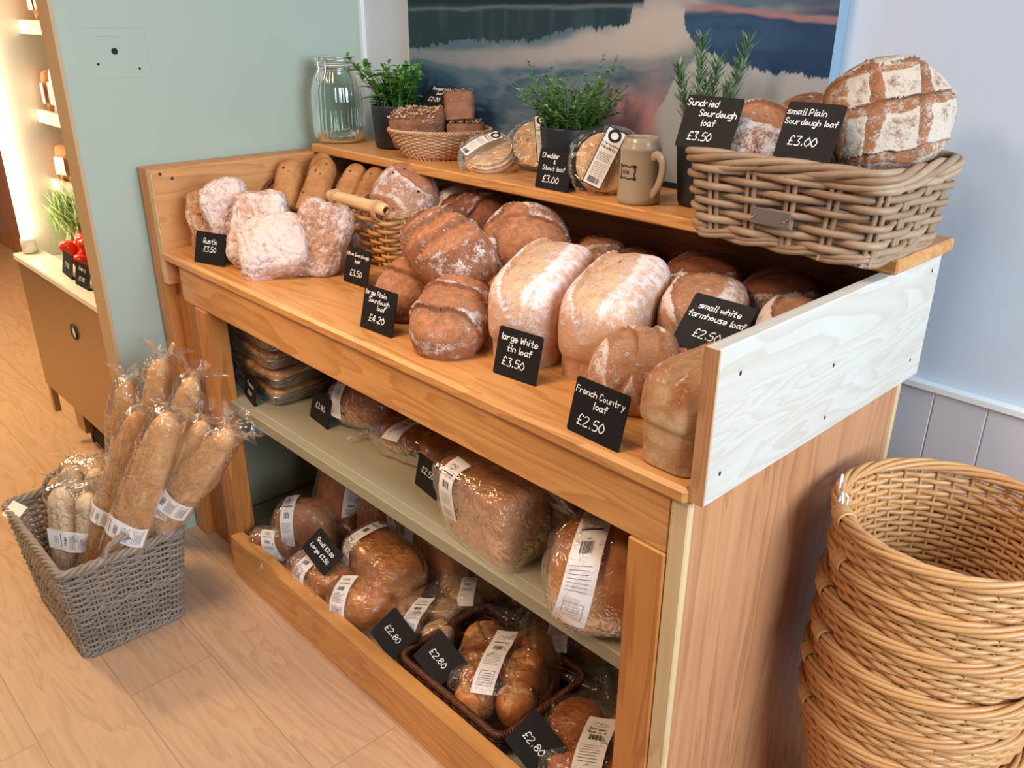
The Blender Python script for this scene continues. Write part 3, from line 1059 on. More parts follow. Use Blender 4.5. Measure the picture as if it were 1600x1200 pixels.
def woven(mb, loopf, z0, z1, layers, stakes, rw, amp, rs, sub=4, sides=5, seed=0, gap=None, zjit=0.0, pair=1, z_top=None):
    """loopf(f) gives (P,N) of stakes*sub points at height fraction f"""
    rr = random.Random(seed)
    m = stakes * sub
    ph = np.arange(m) / sub * PI
    for i in range(layers):
        f = (i + .5) / layers
        P, Q = loopf(f, m)
        k = (i // pair) % 2
        o = amp * np.cos(ph + PI * k)
        z = z0 + (z1 - z0) * f + zjit * np.array([noise.noise(Vector((q[0] * 9, q[1] * 9, i * 3.3 + seed))) for q in P])
        V = np.column_stack([P + Q * o[:, None], z])
        rj = rw * (1 + .12 * rr.uniform(-1, 1))
        if gap and gap(i) is not None:
            keep = gap(i)
            msk = np.array([keep(p) for p in P])
            # open stretch: split the weaver
            idx = np.where(msk)[0]
            if len(idx) < m:
                st = np.where(~msk)[0][-1]
                V2 = np.roll(V, -(st + 1), 0)
                msk2 = np.roll(msk, -(st + 1))
                runs, cur = [], []
                for v, ok in zip(V2, msk2):
                    if ok:
                        cur.append(v)
                    elif cur:
                        runs.append(cur)
                        cur = []
                if cur:
                    runs.append(cur)
                for c in runs:
                    if len(c) > 2:
                        mb.tube(np.array(c), rj, sides)
                continue
        mb.tube(V, rj, sides, True)


def stakes_mb(mb, loopf, z0, z1, stakes, rs, sides=5, every=1, n=7):
    F = np.linspace(0, 1, n)
    rows = []
    for f in F:
        P, Q = loopf(f, stakes)
        rows.append(np.column_stack([P, np.full(stakes, z0 + (z1 - z0) * f)]))
    rows = np.array(rows)
    for k in range(0, stakes, every):
        mb.tube(rows[:, k], rs, sides, ref=(rows[0, k, 1], -rows[0, k, 0], .01))


def rope_rim(mb, P, Q, z, rr, strands=3, twist=26, rs=None, sides=5):
    m = len(P)
    rs = rs or rr * .62
    t = np.arange(m) / m * 2 * PI * twist
    zz = np.broadcast_to(z, (m,))
    for s in range(strands):
        a = t + 2 * PI * s / strands
        V = np.column_stack([P + Q * (rr * np.cos(a))[:, None], zz + rr * np.sin(a)])
        mb.tube(V, rs, sides, True)


def weave_floor(mb, P, z, r=.003, k=9):
    """woven bottom: rods across"""
    x0, x1 = P[:, 0].min(), P[:, 0].max()
    n = max(6, int((x1 - x0) / (2.05 * r)))
    for x in np.linspace(x0 + r, x1 - r, n):
        i = np.argsort(np.abs(P[:, 0] - x))
        up = [q for q in i[:10] if P[q, 1] > 0][:1]
        dn = [q for q in i[:10] if P[q, 1] <= 0][:1]
        if up and dn:
            mb.tube(np.array([(x, P[dn[0], 1], z), (x, 0, z), (x, P[up[0], 1], z)]), r, 5)


# ================================================================== SETTING
def struct(name, mb, mat, smooth=False):
    return tag(mb.build(name, mat, smooth=smooth), kind='structure')


def boxes(*bs, bev=0.0):
    mb = MB()
    for b in bs:
        mb.box(*b, bev=bev)
    return mb


struct('floor', boxes((-4.5, 4.2, -3.2, 1.6, -.05, 0)), M_['floor'])
struct('wall_back', boxes((-.21, 4.2, .70, .82, 0, 2.8)), M_['white_wall'])
struct('wall_left', boxes((-.175, -.10, -.118, .70, 0, 2.6)), M_['green_wall'])
struct('trim_1', boxes((-.178, -.099, -.126, -.118, 0, 2.6)), M_['beige'])
struct('trim_2', boxes((-.10, -.088, .688, .70, 0, 2.6)), M_['white_trim'])
pb = MB()
x = 1.256
while x < 4.1:
    pb.box(x + .001, x + .0882, .688, .70, 0, .787, bev=.0012)
    x += .089
struct('trim_3', pb, M_['dado'])
struct('trim_4', boxes((1.25, 4.1, .6905, .70, 0, .79), (1.25, 4.1, .680, .70, .787, .797)), M_['white_trim'])
fw = MB()
for i in range(14):
    fw.box(-4.4 + i * .14, -4.4 + i * .14 + .138, .55, .58, 0, 2.6, bev=.004)
struct('wall_far', fw, M_['pine_z'])
# screw holes and the old fixing plate outline on the green wall
hm = MB()
for (y, z, r) in ((.001, 1.306, .0075), (-.041, 1.279, .003), (.053, 1.266, .003)):
    t = np.arange(12) * 2 * PI / 12
    hm.add([(-.0992, y + r * math.cos(a), z + r * math.sin(a)) for a in t], [tuple(range(12))])
ho = hm.build('screw_holes', M_['black'], smooth=False)
tag(ho, 'small dark screw holes in the pale green wall', 'wall holes', kind='structure')
ho.name = 'trim_5'
hm = MB()
for (y0, y1, z0, z1) in ((-.062, .078, 1.3555, 1.3575), (.077, .0785, 1.25, 1.356), (-.06, .07, 1.248, 1.2495), (-.04, .02, 1.339, 1.3400)):
    hm.box(-.1005, -.0994, y0, y1, z0, z1)
struct('trim_6', hm, M_['green_wall'])

# ================================================================== BREAD STAND
B0 = (.77, .3, 0)
st = thing('bread_display_stand', 'pine bread display stand with high ends, an upper shelf and two shelves below', 'display stand', B0)


def bp(name, mat, *bs, bev=.002, parent=None, label=None):
    o = boxes(*bs, bev=bev).build(name, M_[mat], parent or st, smooth=False, shift=B0)
    if label:
        o['label'] = label
    return o


bp('tabletop', 'pine', (0, 1.573, -.006, .615, .825, .85), bev=.006)
bp('apron', 'pine', (.07, 1.544, .004, .028, .737, .8245))
bp('end_board', 'pine_y', (-.027, -.0005, .0015, .63, .76, 1.0425), label='varnished left end board')
bp('board_edge', 'edge_light', (-.0265, -.001, .0, .0015, .762, 1.041), bev=0)
bp('side_panel', 'pine_z', (-.085, -.0275, .003, .63, 0, 1.043), label='varnished left side panel')
eb = bp('end_board', 'raw', (1.5735, 1.595, .0015, .63, .832, 1.0425), label='bare pale right end board')
bp('board_edge', 'edge', (1.5737, 1.5948, -.0005, .0015, .833, 1.0415), bev=0)
bp('side_panel', 'side', (1.5455, 1.574, .016, .615, 0, .8315), label='red-brown grained right side panel')
bp('board_edge', 'edge_light', (1.5457, 1.5738, .003, .016, 0, .825), bev=.002)
bp('board_edge', 'edge_light', (1.5457, 1.5738, .615, .630, 0, .8315), bev=.001)
bp('leg', 'pine_z', (.136, .2, .0, .05, 0, .737))
bp('leg', 'pine_z', (1.483, 1.545, .0, .05, 0, .737))
bp('leg', 'pine_z', (.012, .07, .55, .6, 0, .82))
bp('leg', 'pine_z', (1.483, 1.545, .55, .6, 0, .82))
bp('infill_panel', 'pine_z', (-.027, .1355, .03, .048, 0, .8245))
bp('back_board', 'pine_dark', (0, 1.573, .6155, .63, .8, 1.0425), label='dark pine back board')
bp('back_panel', 'sage', (.0, 1.545, .601, .613, .06, .82))
bp('lining', 'sage', (.0, .0115, .05, .6, .06, .82))
bp('shelf', 'sage', (.0125, 1.5445, .0515, .6, .470, .5), (.201, 1.4825, .028, .0515, .470, .5), label='sage painted middle shelf')
bp('shelf', 'sage', (.0125, 1.5445, .0515, .6, .03, .06), (.201, 1.4825, .013, .0515, .03, .06), label='sage painted bottom shelf')
bp('kick_rail', 'pine', (.2, 1.4825, -.022, .0125, 0, .123))
bp('upper_shelf', 'pine', (-.007, 1.601, .445, .655, 1.043, 1.0655), bev=.003)
sm = MB()
for (y, z) in ((.03, .87), (.05, 1.0), (.30, .858), (.585, .87), (.60, 1.02), (.30, .94)):
    t = np.arange(8) * 2 * PI / 8
    sm.add([(1.5952, y + .0028 * math.cos(a), z + .0035 * math.sin(a)) for a in t], [tuple(range(8))])
for (y, z) in ((.05, 1.02), (.022, 1.033)):
    t = np.arange(10) * 2 * PI / 10
    sm.add([(0.0003, y + .004 * math.cos(a), z + .004 * math.sin(a)) for a in t], [tuple(range(10))])
sm.build('screw_head', M_['dark_metal'], eb, smooth=False, shift=B0)

# ================================================================== POSTER (printed canvas)
def poster():
    X0, X1, Z0, Z1 = .160, 1.340, 1.075, 1.62
    nx, nz_ = 640, 300
    xs, zs = np.linspace(X0, X1, nx), np.linspace(Z0, Z1, nz_)
    X, Z = np.meshgrid(xs, zs, indexing='ij')

    def fnoise(fx, fz, seed, o=4):
        # value noise on a lattice, vectorised
        rs = np.random.RandomState(seed)
        tot = np.zeros_like(X)
        amp = 1.0
        for k in range(o):
            gx, gz = int((X1 - X0) * fx) + 3, int((Z1 - Z0) * fz) + 3
            g = rs.rand(gx, gz) - .5
            u, v = (X - X0) * fx, (Z - Z0) * fz
            i, j = u.astype(int), v.astype(int)
            a, b = u - i, v - j
            a, b = a * a * (3 - 2 * a), b * b * (3 - 2 * b)
            tot += amp * (g[i, j] * (1 - a) * (1 - b) + g[i + 1, j] * a * (1 - b) + g[i, j + 1] * (1 - a) * b + g[i + 1, j + 1] * a * b)
            fx, fz, amp = fx * 2, fz * 2, amp * .55
        return tot

    rs = np.random.RandomState(3)
    def jag(base, amp, step):
        k = int((X1 - X0) / step) + 3
        v = np.abs(rs.randn(k)) * amp
        c = np.interp(xs, X0 + np.arange(k) * step, v)
        v2 = np.abs(rs.randn(k // 4 + 3)) * amp
        c += np.interp(xs, X0 + np.arange(k // 4 + 3) * step * 4, v2)
        return np.repeat((base - c)[:, None], nz_, 1)

    C = lambda *c: np.array(srgb(*c))
    n1, n2, n3 = fnoise(4, 9, 1), fnoise(9, 30, 2), fnoise(60, 6, 4, 2)
    col = np.zeros((nx, nz_, 3))
    def put(c, m):
        col[:] = col * (1 - m[..., None]) + np.asarray(c) * m[..., None]
    col[:] = C(96, 116, 130)
    put(C(66, 92, 112), smoothstep(1.24, 1.16, Z + n1 * .08))
    put(C(50, 78, 100), smoothstep(.65, .25, X + n1 * .5) * smoothstep(1.26, 1.2, Z + n1 * .06))
    # blue-grey streaks
    d = Z - (1.16 + (X - .5) * .18)
    put(C(130, 142, 148), smoothstep(.05, 0, np.abs(d + n2 * .10)) * .7)
    put(C(58, 84, 108), smoothstep(.04, 0, np.abs(d - .075 + n1 * .1)) * .7)
    put(C(138, 148, 152), smoothstep(.03, 0, np.abs(Z - (1.25 + (X - .6) * .16) + n2 * .08)) * .6 * smoothstep(.35, .6, X))
    # cream cloud band rising to the right
    band = np.interp(xs, [.16, .46, .65, .8, .92, 1.02, 1.1], [1.277, 1.294, 1.306, 1.33, 1.355, 1.375, 1.39])[:, None]
    wid = np.interp(xs, [.16, .5, .8, .95, 1.05, 1.1], [.013, .024, .036, .05, .05, .02])[:, None]
    put(C(200, 182, 172), smoothstep(1.25, .35, np.abs(Z - band + n1 * .03) / wid) * (.6 + .35 * smoothstep(.5, .9, X)))
    put(C(112, 128, 138), smoothstep(1.25, .35, np.abs(Z - band + n1 * .03) / wid) * smoothstep(.62, .2, X) * .55)
    put(C(204, 184, 172), smoothstep(.12, .02, np.hypot((X - .97) * .7, Z - 1.385 + n1 * .04)))
    # pink glow lower right
    put(C(204, 142, 138), smoothstep(.16, .03, np.hypot((X - .93) * .8, (Z - 1.19) * 1.2) + n1 * .12) * .9)
    put(C(120, 122, 134), smoothstep(.05, .0, np.hypot((X - .86) * .5, Z - 1.20) + n2 * .05) * .5)
    # pale cream slope on the right
    edge = np.interp(xs, [.95, 1.0, 1.03, 1.09, 1.34], [1.16, 1.25, 1.305, 1.345, 1.30])[:, None]
    put(C(192, 184, 178), smoothstep(0, .012, edge - Z + n2 * .02) * smoothstep(.955, 1.0, X + (Z - 1.2) * .2))
    put(C(170, 140, 140), smoothstep(1.24, 1.12, Z + n1 * .1) * smoothstep(1.0, 1.1, X) * .6)
    # dark blue mountain on the right with a spiky lower edge
    low = np.interp(xs, [1.028, 1.035, 1.07, 1.15, 1.235, 1.34], [1.40, 1.368, 1.340, 1.312, 1.306, 1.300])
    low = jag(low, .0045, .0026)
    m = smoothstep(-.001, .002, Z - low) * (X > 1.026 + .012 * n2)
    put(C(50, 74, 104), m * smoothstep(1.415, 1.39, Z + n2 * .015))
    put(C(70, 98, 128), m * smoothstep(.03, 0, np.abs(Z - 1.37 + n2 * .05)) * .5)
    put(C(36, 62, 92), m * smoothstep(1.2, 1.3, X) * .6)
    # dark spiky tree line on the left
    tl = np.interp(xs, [.16, .37, .61, .75, .895, .905], [1.312, 1.338, 1.343, 1.372, 1.379, 1.43])
    tl = jag(tl, .0045, .0026)
    m = smoothstep(-.001, .002, Z - tl) * (X < .903)
    put(C(42, 62, 70), m)
    put(C(70, 90, 98), m * np.clip(n3 * 1.6, 0, 1) * .5)
    # misty shore line and streaks above
    put(C(112, 122, 128), smoothstep(.008, 0, np.abs(Z - 1.403 - (X - .5) * .01 + n2 * .006)) * (X < .93) * .7)
    put(C(30, 46, 52), smoothstep(1.408, 1.416, Z) * (X < .93))
    put(C(176, 126, 128), smoothstep(.009, .002, np.abs(Z - (1.404 - (X - 1.11) * .075) + n2 * .01)) * smoothstep(1.0, 1.06, X))
    put(C(150, 130, 140), smoothstep(1.412, 1.43, Z + n2 * .02) * (X > .93) * .5)
    col *= np.array([.74, .82, .86])
    mb = MB()
    y = .664
    V = np.stack([X, np.full_like(X, y), Z], -1).reshape(-1, 3)
    mb.grid(V, nx, nz_, attr=col.reshape(-1, 3))
    root = thing('canvas_picture', 'large canvas print of a misty mountain lake on the back wall', 'picture', ((X0 + X1) / 2, .68, Z0))
    sh = ((X0 + X1) / 2, .68, Z0)
    boxes((X0, X1, y + .0006, .699, Z0, Z1)).build('stretcher_frame', M_['canvas_edge'], root, False, shift=sh)
    mb.build('printed_face', M_['canvas'], root, False, shift=sh)


poster()

# ================================================================== FRIDGE
F0 = (-.55, .15, 0)
fr = thing('refrigerated_display', 'steel open-front refrigerated display beyond the pale green wall', 'display fridge', F0)


def fp(name, mat, *bs, bev=.002, smooth=False, parent=None):
    return boxes(*bs, bev=bev).build(name, M_[mat], parent or fr, smooth=smooth, shift=F0)


fp('base_panel', 'steel', (-.935, -.183, -.110, -.095, .225, .658))
fp('front_ledge', 'enamel', (-.94, -.183, -.118, -.03, .658, .68), bev=.004)
fp('well_floor', 'enamel', (-.93, -.183, -.03, .40, .64, .655))
fp('rear_panel', 'enamel', *[(-.93, -.183, .40, .412, .655 + i * .115, .655 + i * .115 + .112) for i in range(9)])
fp('end_panel', 'mirror', (-.94, -.926, -.085, .412, .655, 1.69))
fp('end_panel', 'steel', (-.94, -.926, -.095, .412, .225, .655))
fp('leg', 'steel', (-.94, -.915, -.105, -.085, 0.12, .225))
fp('drip_box', 'steel', (-.86, -.78, -.06, .0, .07, .225))
fp('canopy', 'enamel', (-.94, -.183, -.118, .412, 1.69, 1.75))
fp('underside', 'black', (-.93, -.183, -.02, .41, .2, .224), bev=0)
for z in (.895, 1.105, 1.36):
    sh = fp('wire_shelf', 'enamel', (-.925, -.183, .05, .38, z - .012, z))
    boxes((-.925, -.183, .036, .05, z - .032, z + .006)).build('price_rail', M_['enamel'], sh, False, shift=F0)
g = MB()
for i in range(36):
    xx = -.80 + i * .017
    g.box(xx, xx + .004, -.034, -.03, .03, .235)
for i in range(17):
    g.box(-.80, -.185, -.0345, -.0295, .03 + i * .0125, .0335 + i * .0125)
g.box(-.82, -.80, -.036, -.028, .02, .235)
g.build('grille', M_['dark_metal'], fr, False, shift=F0)
fp('condenser', 'black', (-.80, -.185, 0.0, .05, .02, .2), bev=0)
t = MB()
t.tube([(-.474 + .021 * math.cos(a), -.112, .536 + .021 * math.sin(a)) for a in np.linspace(0, 2 * PI, 24, endpoint=False)], .004, 6, True, ref=(0, 1, 0))
dl = t.build('dial', M_['dark_metal'], fr, shift=F0)
t = MB()
t.add([(-.474 + .018 * math.cos(a), -.1125, .536 + .018 * math.sin(a)) for a in np.linspace(0, 2 * PI, 20, endpoint=False)], [tuple(range(20))])
t.build('dial_face', M_['enamel'], dl, False, shift=F0)
t = MB()
t.tube([(-.905, -.075, z) for z in np.linspace(.725, 1.66, 8)], .017, 16, ref=(1, 0, 0))
lamp = t.build('lamp_tube', emit_mat('fridge_tube_light', (1.0, .84, .58), 16.0), fr, shift=F0)
t = MB()
t.lathe([(0, .684), (.022, .684), (.022, .725), (.017, .728), (0, .728)], 20, (-.905, -.075, 0))
t.build('lamp_socket', M_['enamel'], fr, shift=F0)

# --- produce and packets in the fridge
M_['tomato'] = plain('ripe_tomato', srgb(232, 62, 26), 0.2, 10, 0.08, 0.02)
M_['leek'] = wood('leek_stalk', srgb(206, 212, 170), srgb(140, 176, 84), 'x', .5, knot=False)
M_['lettuce'] = leaf_mat('spring_greens', srgb(110, 160, 60), srgb(200, 220, 140))
pts = [(-.60, .03, .70), (-.55, .0, .70), (-.50, .02, .70), (-.45, -.005, .70), (-.575, .05, .735), (-.525, .035, .738), (-.475, .025, .738), (-.43, .03, .72),
       (-.55, .075, .765), (-.50, .065, .768), (-.455, .06, .755), (-.64, .05, .70), (-.525, -.012, .728), (-.40, .06, .74), (-.485, .10, .79)]
for i, (x, y, z) in enumerate(pts):
    t = MB()
    t.lathe([(0, -.024), (.012, -.022), (.022, -.010), (.0245, 0), (.022, .011), (.013, .019), (.004, .0205), (0, .019)], 14)
    o = t.build('cherry_tomato', M_['tomato'])
    o.location = (x - .135, y - .018, z + .008)
    o.rotation_euler = (rnd.uniform(-.5, .5), rnd.uniform(-.5, .5), 0)
    tag(o, 'red cherry tomato in the loose heap behind the fridge ledge', 'tomato', 'loose cherry tomatoes')
tr = thing('tomato_pack', 'clear pack of red vine tomatoes nearest the green wall in the fridge', 'packed tomatoes', (-.345, .03, .66))
for i, (x, y, z, r) in enumerate(((-.035, -.02, .028, .027), (.03, -.015, .026, .026), (-.03, .04, .028, .028), (.035, .04, .028, .027), (0, .01, .062, .026))):
    t = MB()
    t.lathe([(0, -r), (r * .6, -r * .85), (r, 0), (r * .7, r * .75), (.1 * r, r * .85), (0, r * .8)], 14, (x, y, z))
    t.build('tomato', M_['tomato'], tr)
bag_mb(.085, .085, .11, 'flat', 3, 0, 5, .002, .006).build('clear_bag', M_['film'], tr).location = (0, 0, .058)
for k, (x, y, z, dx, dz, nm) in enumerate(((-.865, .035, .668, .03, .19, 'bunch of green leafy stalks standing furthest left behind the fridge ledge'), (-.765, .05, .668, .05, .20, 'bunch of white and green leeks leaning behind the tomatoes in the fridge'))):
    rt = thing('leek_bunch', nm, 'vegetables', (x, y, z - .02), None)
    for j in range(5):
        jx, jy = (j - 2) * .022, rnd.uniform(-.02, .02)
        t = MB()
        t.tube([(jx, jy, .01), (jx + dx * .5, jy + .02, .01 + dz * .5), (jx + dx + .01 * j, jy + .05, dz)], [.012, .0105, .008], 8, ref=(0, 1, 0))
        t.build('stalk', M_['leek'], rt)
    t = MB()
    for j in range(80):
        bx, by, bz = dx * .5 + rnd.uniform(-.06, .06), rnd.uniform(-.03, .05), dz * rnd.uniform(.35, .95)
        an = rnd.uniform(-1.1, 1.1)
        L_ = rnd.uniform(.06, .13)
        w_ = .008
        d_ = np.array([math.sin(an) * .8, rnd.uniform(-.4, .3), 1.0])
        d_ /= np.linalg.norm(d_)
        q0 = np.array([bx, by, bz])
        s_ = np.cross(d_, (0, 1, 0)) * w_
        t.grid(np.array([q0 - s_ * .4, q0 + s_ * .4, q0 + d_ * L_ * .5 - s_, q0 + d_ * L_ * .5 + s_, q0 + d_ * L_ + (0, -.01, -.01) - s_ * .1, q0 + d_ * L_ + (0, -.01, -.01) + s_ * .1]), 3, 2)
    t.build('leaves', M_['lettuce'], rt)


def packet(label, c, w, d, h, matn, lab, rz=0, group=None):
    rt = thing('food_packet', label, 'packet', c, group, rz=rz)
    mb = MB()
    P, U, top, nu, nv = loaf_grid(w / 2, d / 2, h, 'brick', 3, 0, 16, 32)
    nr = grid_normals(P, nu, nv)
    P = P + nr * (nz(P, 30, c[0] * 50) * .008)[:, None] + np.array([0, 0, h / 2])
    mb.grid(P, nu, nv, False, True)
    mb.build('pouch', M_[matn], rt)
    bx = MB()
    bx.grid(np.array([(-w * .3 + w * .6 * i / 4, -d / 2 * (1.04 + .02 * math.sin(j)) - .004, h * (.2 + .5 * j / 4)) for i in range(5) for j in range(5)]), 5, 5)
    bx.build('label', M_[lab], rt)


packet('white packet standing on the middle fridge shelf next to a red-topped one', (-.800, .092, 1.105), .085, .07, .13, 'paper', 'cream_paper')
packet('brown packet half hidden by the beige wall edge on the middle fridge shelf', (-.695, .10, 1.105), .09, .07, .12, 'focaccia', 'paper')
packet('thin upright packet at the mirrored end of the middle fridge shelf', (-.893, .10, 1.105), .04, .08, .12, 'wholemeal', 'cream_paper')
packet('bagged brown roll pack at the mirrored end of the lower fridge shelf', (-.875, .10, .895), .08, .09, .11, 'wholemeal', 'paper', .3)
packet('white packet behind the chalk sign on the lower fridge shelf', (-.690, .11, .895), .09, .07, .12, 'paper', 'cream_paper')
packet('dark packet between the roll pack and the sign on the lower fridge shelf', (-.785, .12, .895), .08, .08, .10, 'rye', 'cream_paper')
packet('tall amber packet on the top fridge shelf beside the beige wall edge', (-.765, .09, 1.36), .08, .07, .17, 'focaccia', 'cream_paper')
packet('pale tall packet at the mirrored end of the top fridge shelf', (-.86, .10, 1.36), .07, .07, .16, 'wholemeal', 'paper')
FG = 'chalk signs in the fridge'
price_sign('black chalk sign on the fridge ledge in front of the loose tomatoes', sign_frame((-.55, -.078, .681), -4, 12), .105, .068,
           [('£1.50', .026, .013)], FG)
price_sign('black chalk sign on the fridge ledge nearest the green wall', sign_frame((-.405, -.085, .681), 2, 12), .10, .066,
           [('Cherry', .046, .010), ('£1.81', .016, .012)], FG)
price_sign('black chalk sign on the lower fridge shelf in front of a white packet', sign_frame((-.742, .060, .902), 0, 6), .07, .085,
           [('£2.', .046, .014), ('80', .018, .014)], FG)


# ================================================================== LOAVES ON THE TOP
T = .85
G = 'floury rustic loaves at the left end'
RU = dict(prof='flat', n=3.6, lump=.019, wrinkle=.0045, flour=.42, side_flour=.25, bake=.45)
loaf('rustic_loaf', 'narrow tan rustic loaf leaning by the left end board behind the Rustic sign', 'loaf', G, 'rustic_plain', (.098, .075, .928), (-.28, .1, 1), (.7, -.6, .15), .082, .045, .05, seed=11, **RU)
loaf('rustic_loaf', 'pale slab rustic loaf leaning second from the left end board', 'loaf', G, 'rustic', (.178, .095, .942), (-.30, .05, 1), (.75, -.6, .35), .094, .052, .058, seed=12, **RU)
loaf('rustic_loaf', 'tall floury rustic loaf standing behind the round front one', 'loaf', G, 'rustic', (.285, .115, .935), (-.10, .1, 1), (.66, -.63, .40), .092, .066, .075, seed=13, **RU)
loaf('rustic_loaf', 'round whitest rustic loaf sitting in front of the other rustic loaves', 'loaf', G, 'rustic', (.375, .105, .914), (.60, .55, .35), (.45, -.5, .65), .086, .076, .094, seed=14, **dict(RU, lump=.018, flour=.6, side_flour=.45))
loaf('rustic_loaf', 'browner rustic loaf touching the wicker basket with the wooden handle', 'loaf', G, 'rustic', (.428, .195, .925), (.15, .15, 1), (.75, -.55, .35), .086, .062, .078, seed=15, **dict(RU, flour=.2, side_flour=.1))

# sticks in a brown basket in the back left corner
G = 'speckled bread sticks in the back left corner'
SK = dict(prof='stick', n=2.0, lump=.003, flour=.2, bake=.5)
for nm, top, bot, r_, sd in (('golden speckled bread stick leaning on the left end board, leftmost of its basket', (.035, .36, 1.030), (.12, .265, .885), .037, 21),
                             ('speckled bread stick whose tip shows behind the pale-sided stick', (.055, .445, 1.038), (.15, .34, .90), .034, 22),
                             ('plump speckled bread stick with a pale side, right of the leftmost stick', (.118, .415, 1.034), (.215, .265, .885), .037, 23),
                             ('brown speckled bread stick under the shelf end, left of the two beside the olive loaves', (.205, .455, 1.025), (.265, .33, .90), .035, 24),
                             ('brown speckled bread stick under the shelf, closest to the olive loaves', (.272, .47, 1.024), (.325, .345, .90), .034, 25)):
    A, B_ = Vector(top), Vector(bot)
    ax = (A - B_).normalized()
    ln = (A - B_).length / 2 + .004
    so = loaf('bread_stick', nm, 'bread stick', G, 'stick', (A + B_) / 2, ax, (.66, -.63, .5), ln, r_, r_ * 1.8, core=ln - r_, seed=sd, **SK)
    so.matrix_world = frame_ax((A + B_) / 2, ax, (.66, -.63, .5))

sbk = thing('wicker_basket', 'brown wicker basket mostly hidden behind the rustic loaves, holding bread sticks', 'basket', (.16, .375, T))
mb = MB()
fl_ = lambda f, m: loop_rect(.13 + .012 * f, .10 + .012 * f, .03, m)
woven(mb, fl_, .006, .085, 9, 26, .0042, .004, .003, seed=2)
mb.build('weave', M_['dark_wicker'], sbk)
mb = MB(); stakes_mb(mb, fl_, .0, .09, 26, .0028); mb.build('stakes', M_['dark_wicker'], sbk)
mb = MB(); P_, Q_ = fl_(1, 300); rope_rim(mb, P_, Q_, .092, .005, 3, 30); mb.build('rim', M_['dark_wicker'], sbk)
mb = MB(); weave_floor(mb, fl_(0, 200)[0], .003, .003); mb.build('base', M_['dark_wicker'], sbk)
mb = MB()
th = np.linspace(0, PI, 20)
for k in range(3):
    mb.tube(np.column_stack([np.full(20, -.143) + .004 * np.cos(th * 9 + k * 2.1), -.055 + .055 * -np.cos(th) * .8, .092 + .045 * np.sin(th) + .004 * np.sin(th * 9 + k * 2.1)]), .0035, 5, ref=(1, 0, 0))
mb.build('handle', M_['dark_wicker'], sbk)

# honey basket with a wooden handle, olive loaves in it
ob = thing('wicker_basket', 'honey wicker basket with a pale wooden handle holding olive loaves', 'basket', (.44, .425, T))
fl_ = lambda f, m: loop_rect(.088 + .022 * f, .115 + .022 * f, .02, m)
def hole(i):
    return (lambda p: not (p[1] < -.10 and abs(p[0]) < .055)) if i in (8, 9) else None
mb = MB(); woven(mb, fl_, .006, .118, 11, 22, .0052, .0052, .003, seed=3, gap=hole); mb.build('weave', M_['buff'], ob)
mb = MB(); stakes_mb(mb, fl_, .0, .128, 22, .0032); mb.build('stakes', M_['buff'], ob)
mb = MB(); P_, Q_ = fl_(1.05, 300)
for k in range(3):
    rope_rim(mb, P_, Q_, .122 + k * .004 + .008 * np.clip(-P_[:, 1] / .13, -1, 1) ** 2, .0035, 2, 14, .0028)
mb.build('rim', M_['pale_wicker'], ob)
mb = MB(); weave_floor(mb, fl_(0, 200)[0], .003, .003); mb.build('base', M_['buff'], ob)
for sy in (-1, 1):
    mb = MB(); mb.tube([(xx, sy * .14, .146) for xx in (-.112, -.110, -.105, 0, .105, .110, .112)], [.008, .013, .0145, .0145, .0145, .013, .008], 16, ref=(0, 0, 1))
    hd = mb.build('handle', M_['dowel'], ob)
    hd['label'] = 'smooth pale wooden handle'
    for sx in (-.084, .084):
        mb = MB()
        for k in range(4):
            t_ = np.linspace(0, 2 * PI, 16, endpoint=False)
            mb.tube(np.column_stack([np.full(16, sx + (k - 1.5) * .0042), sy * .14 + .0165 * np.cos(t_), .140 + .0225 * np.sin(t_)]), .0022, 5, True, ref=(1, 0, 0))
        mb.build('binding', M_['pale_wicker'], hd)
G = 'olive sourdough loaves in the handled basket'
OL = dict(prof='boule', n=2.0, lump=.007, flour=.32, side_flour=.25, bake=.45)
loaf('olive_sourdough_loaf', 'large olive sourdough with two crescent cuts standing foremost in the handled basket', 'loaf', G, 'olive', (.425, .43, .985), (.30, .45, .75), (.62, -.60, .42), .088, .082, .105, seed=31,
     cuts=[(cr([(.42, -.6), (.52, 0), (.40, .6)]).tolist(), .020, .004, .007, .004), (cr([(-.62, -.75), (-.5, 0), (-.62, .75)]).tolist(), .022, .004, .007, .004)], **OL)
loaf('olive_sourdough_loaf', 'olive sourdough squeezed behind and to the left of the largest one', 'loaf', G, 'olive', (.36, .49, .985), (-.25, .3, 1), (.55, -.5, .55), .088, .062, .085, seed=32,
     cuts=[([(-.5, -.5), (-.3, .5)], .016, .003, .006, .003), ([(.4, -.4), (.5, .6)], .016, .003, .006, .003)], **OL)
loaf('olive_sourdough_loaf', 'pale olive sourdough at the right rear of the handled basket', 'loaf', G, 'olive', (.505, .53, .955), (.69, .72, 0), (.6, -.6, .6), .064, .062, .085, seed=33,
     cuts=[(cr([(-.5, -.3), (0, -.1), (.6, -.3)]).tolist(), .020, .003, .006, .003)], **dict(OL, flour=.5))
loaf('olive_sourdough_loaf', 'dark olive loaf end low down in the handled basket, seen through its handle hole', 'loaf', G, 'olive', (.41, .335, .905), (1, 0, 0), (0, -.5, 1), .07, .05, .07, seed=34, **OL)

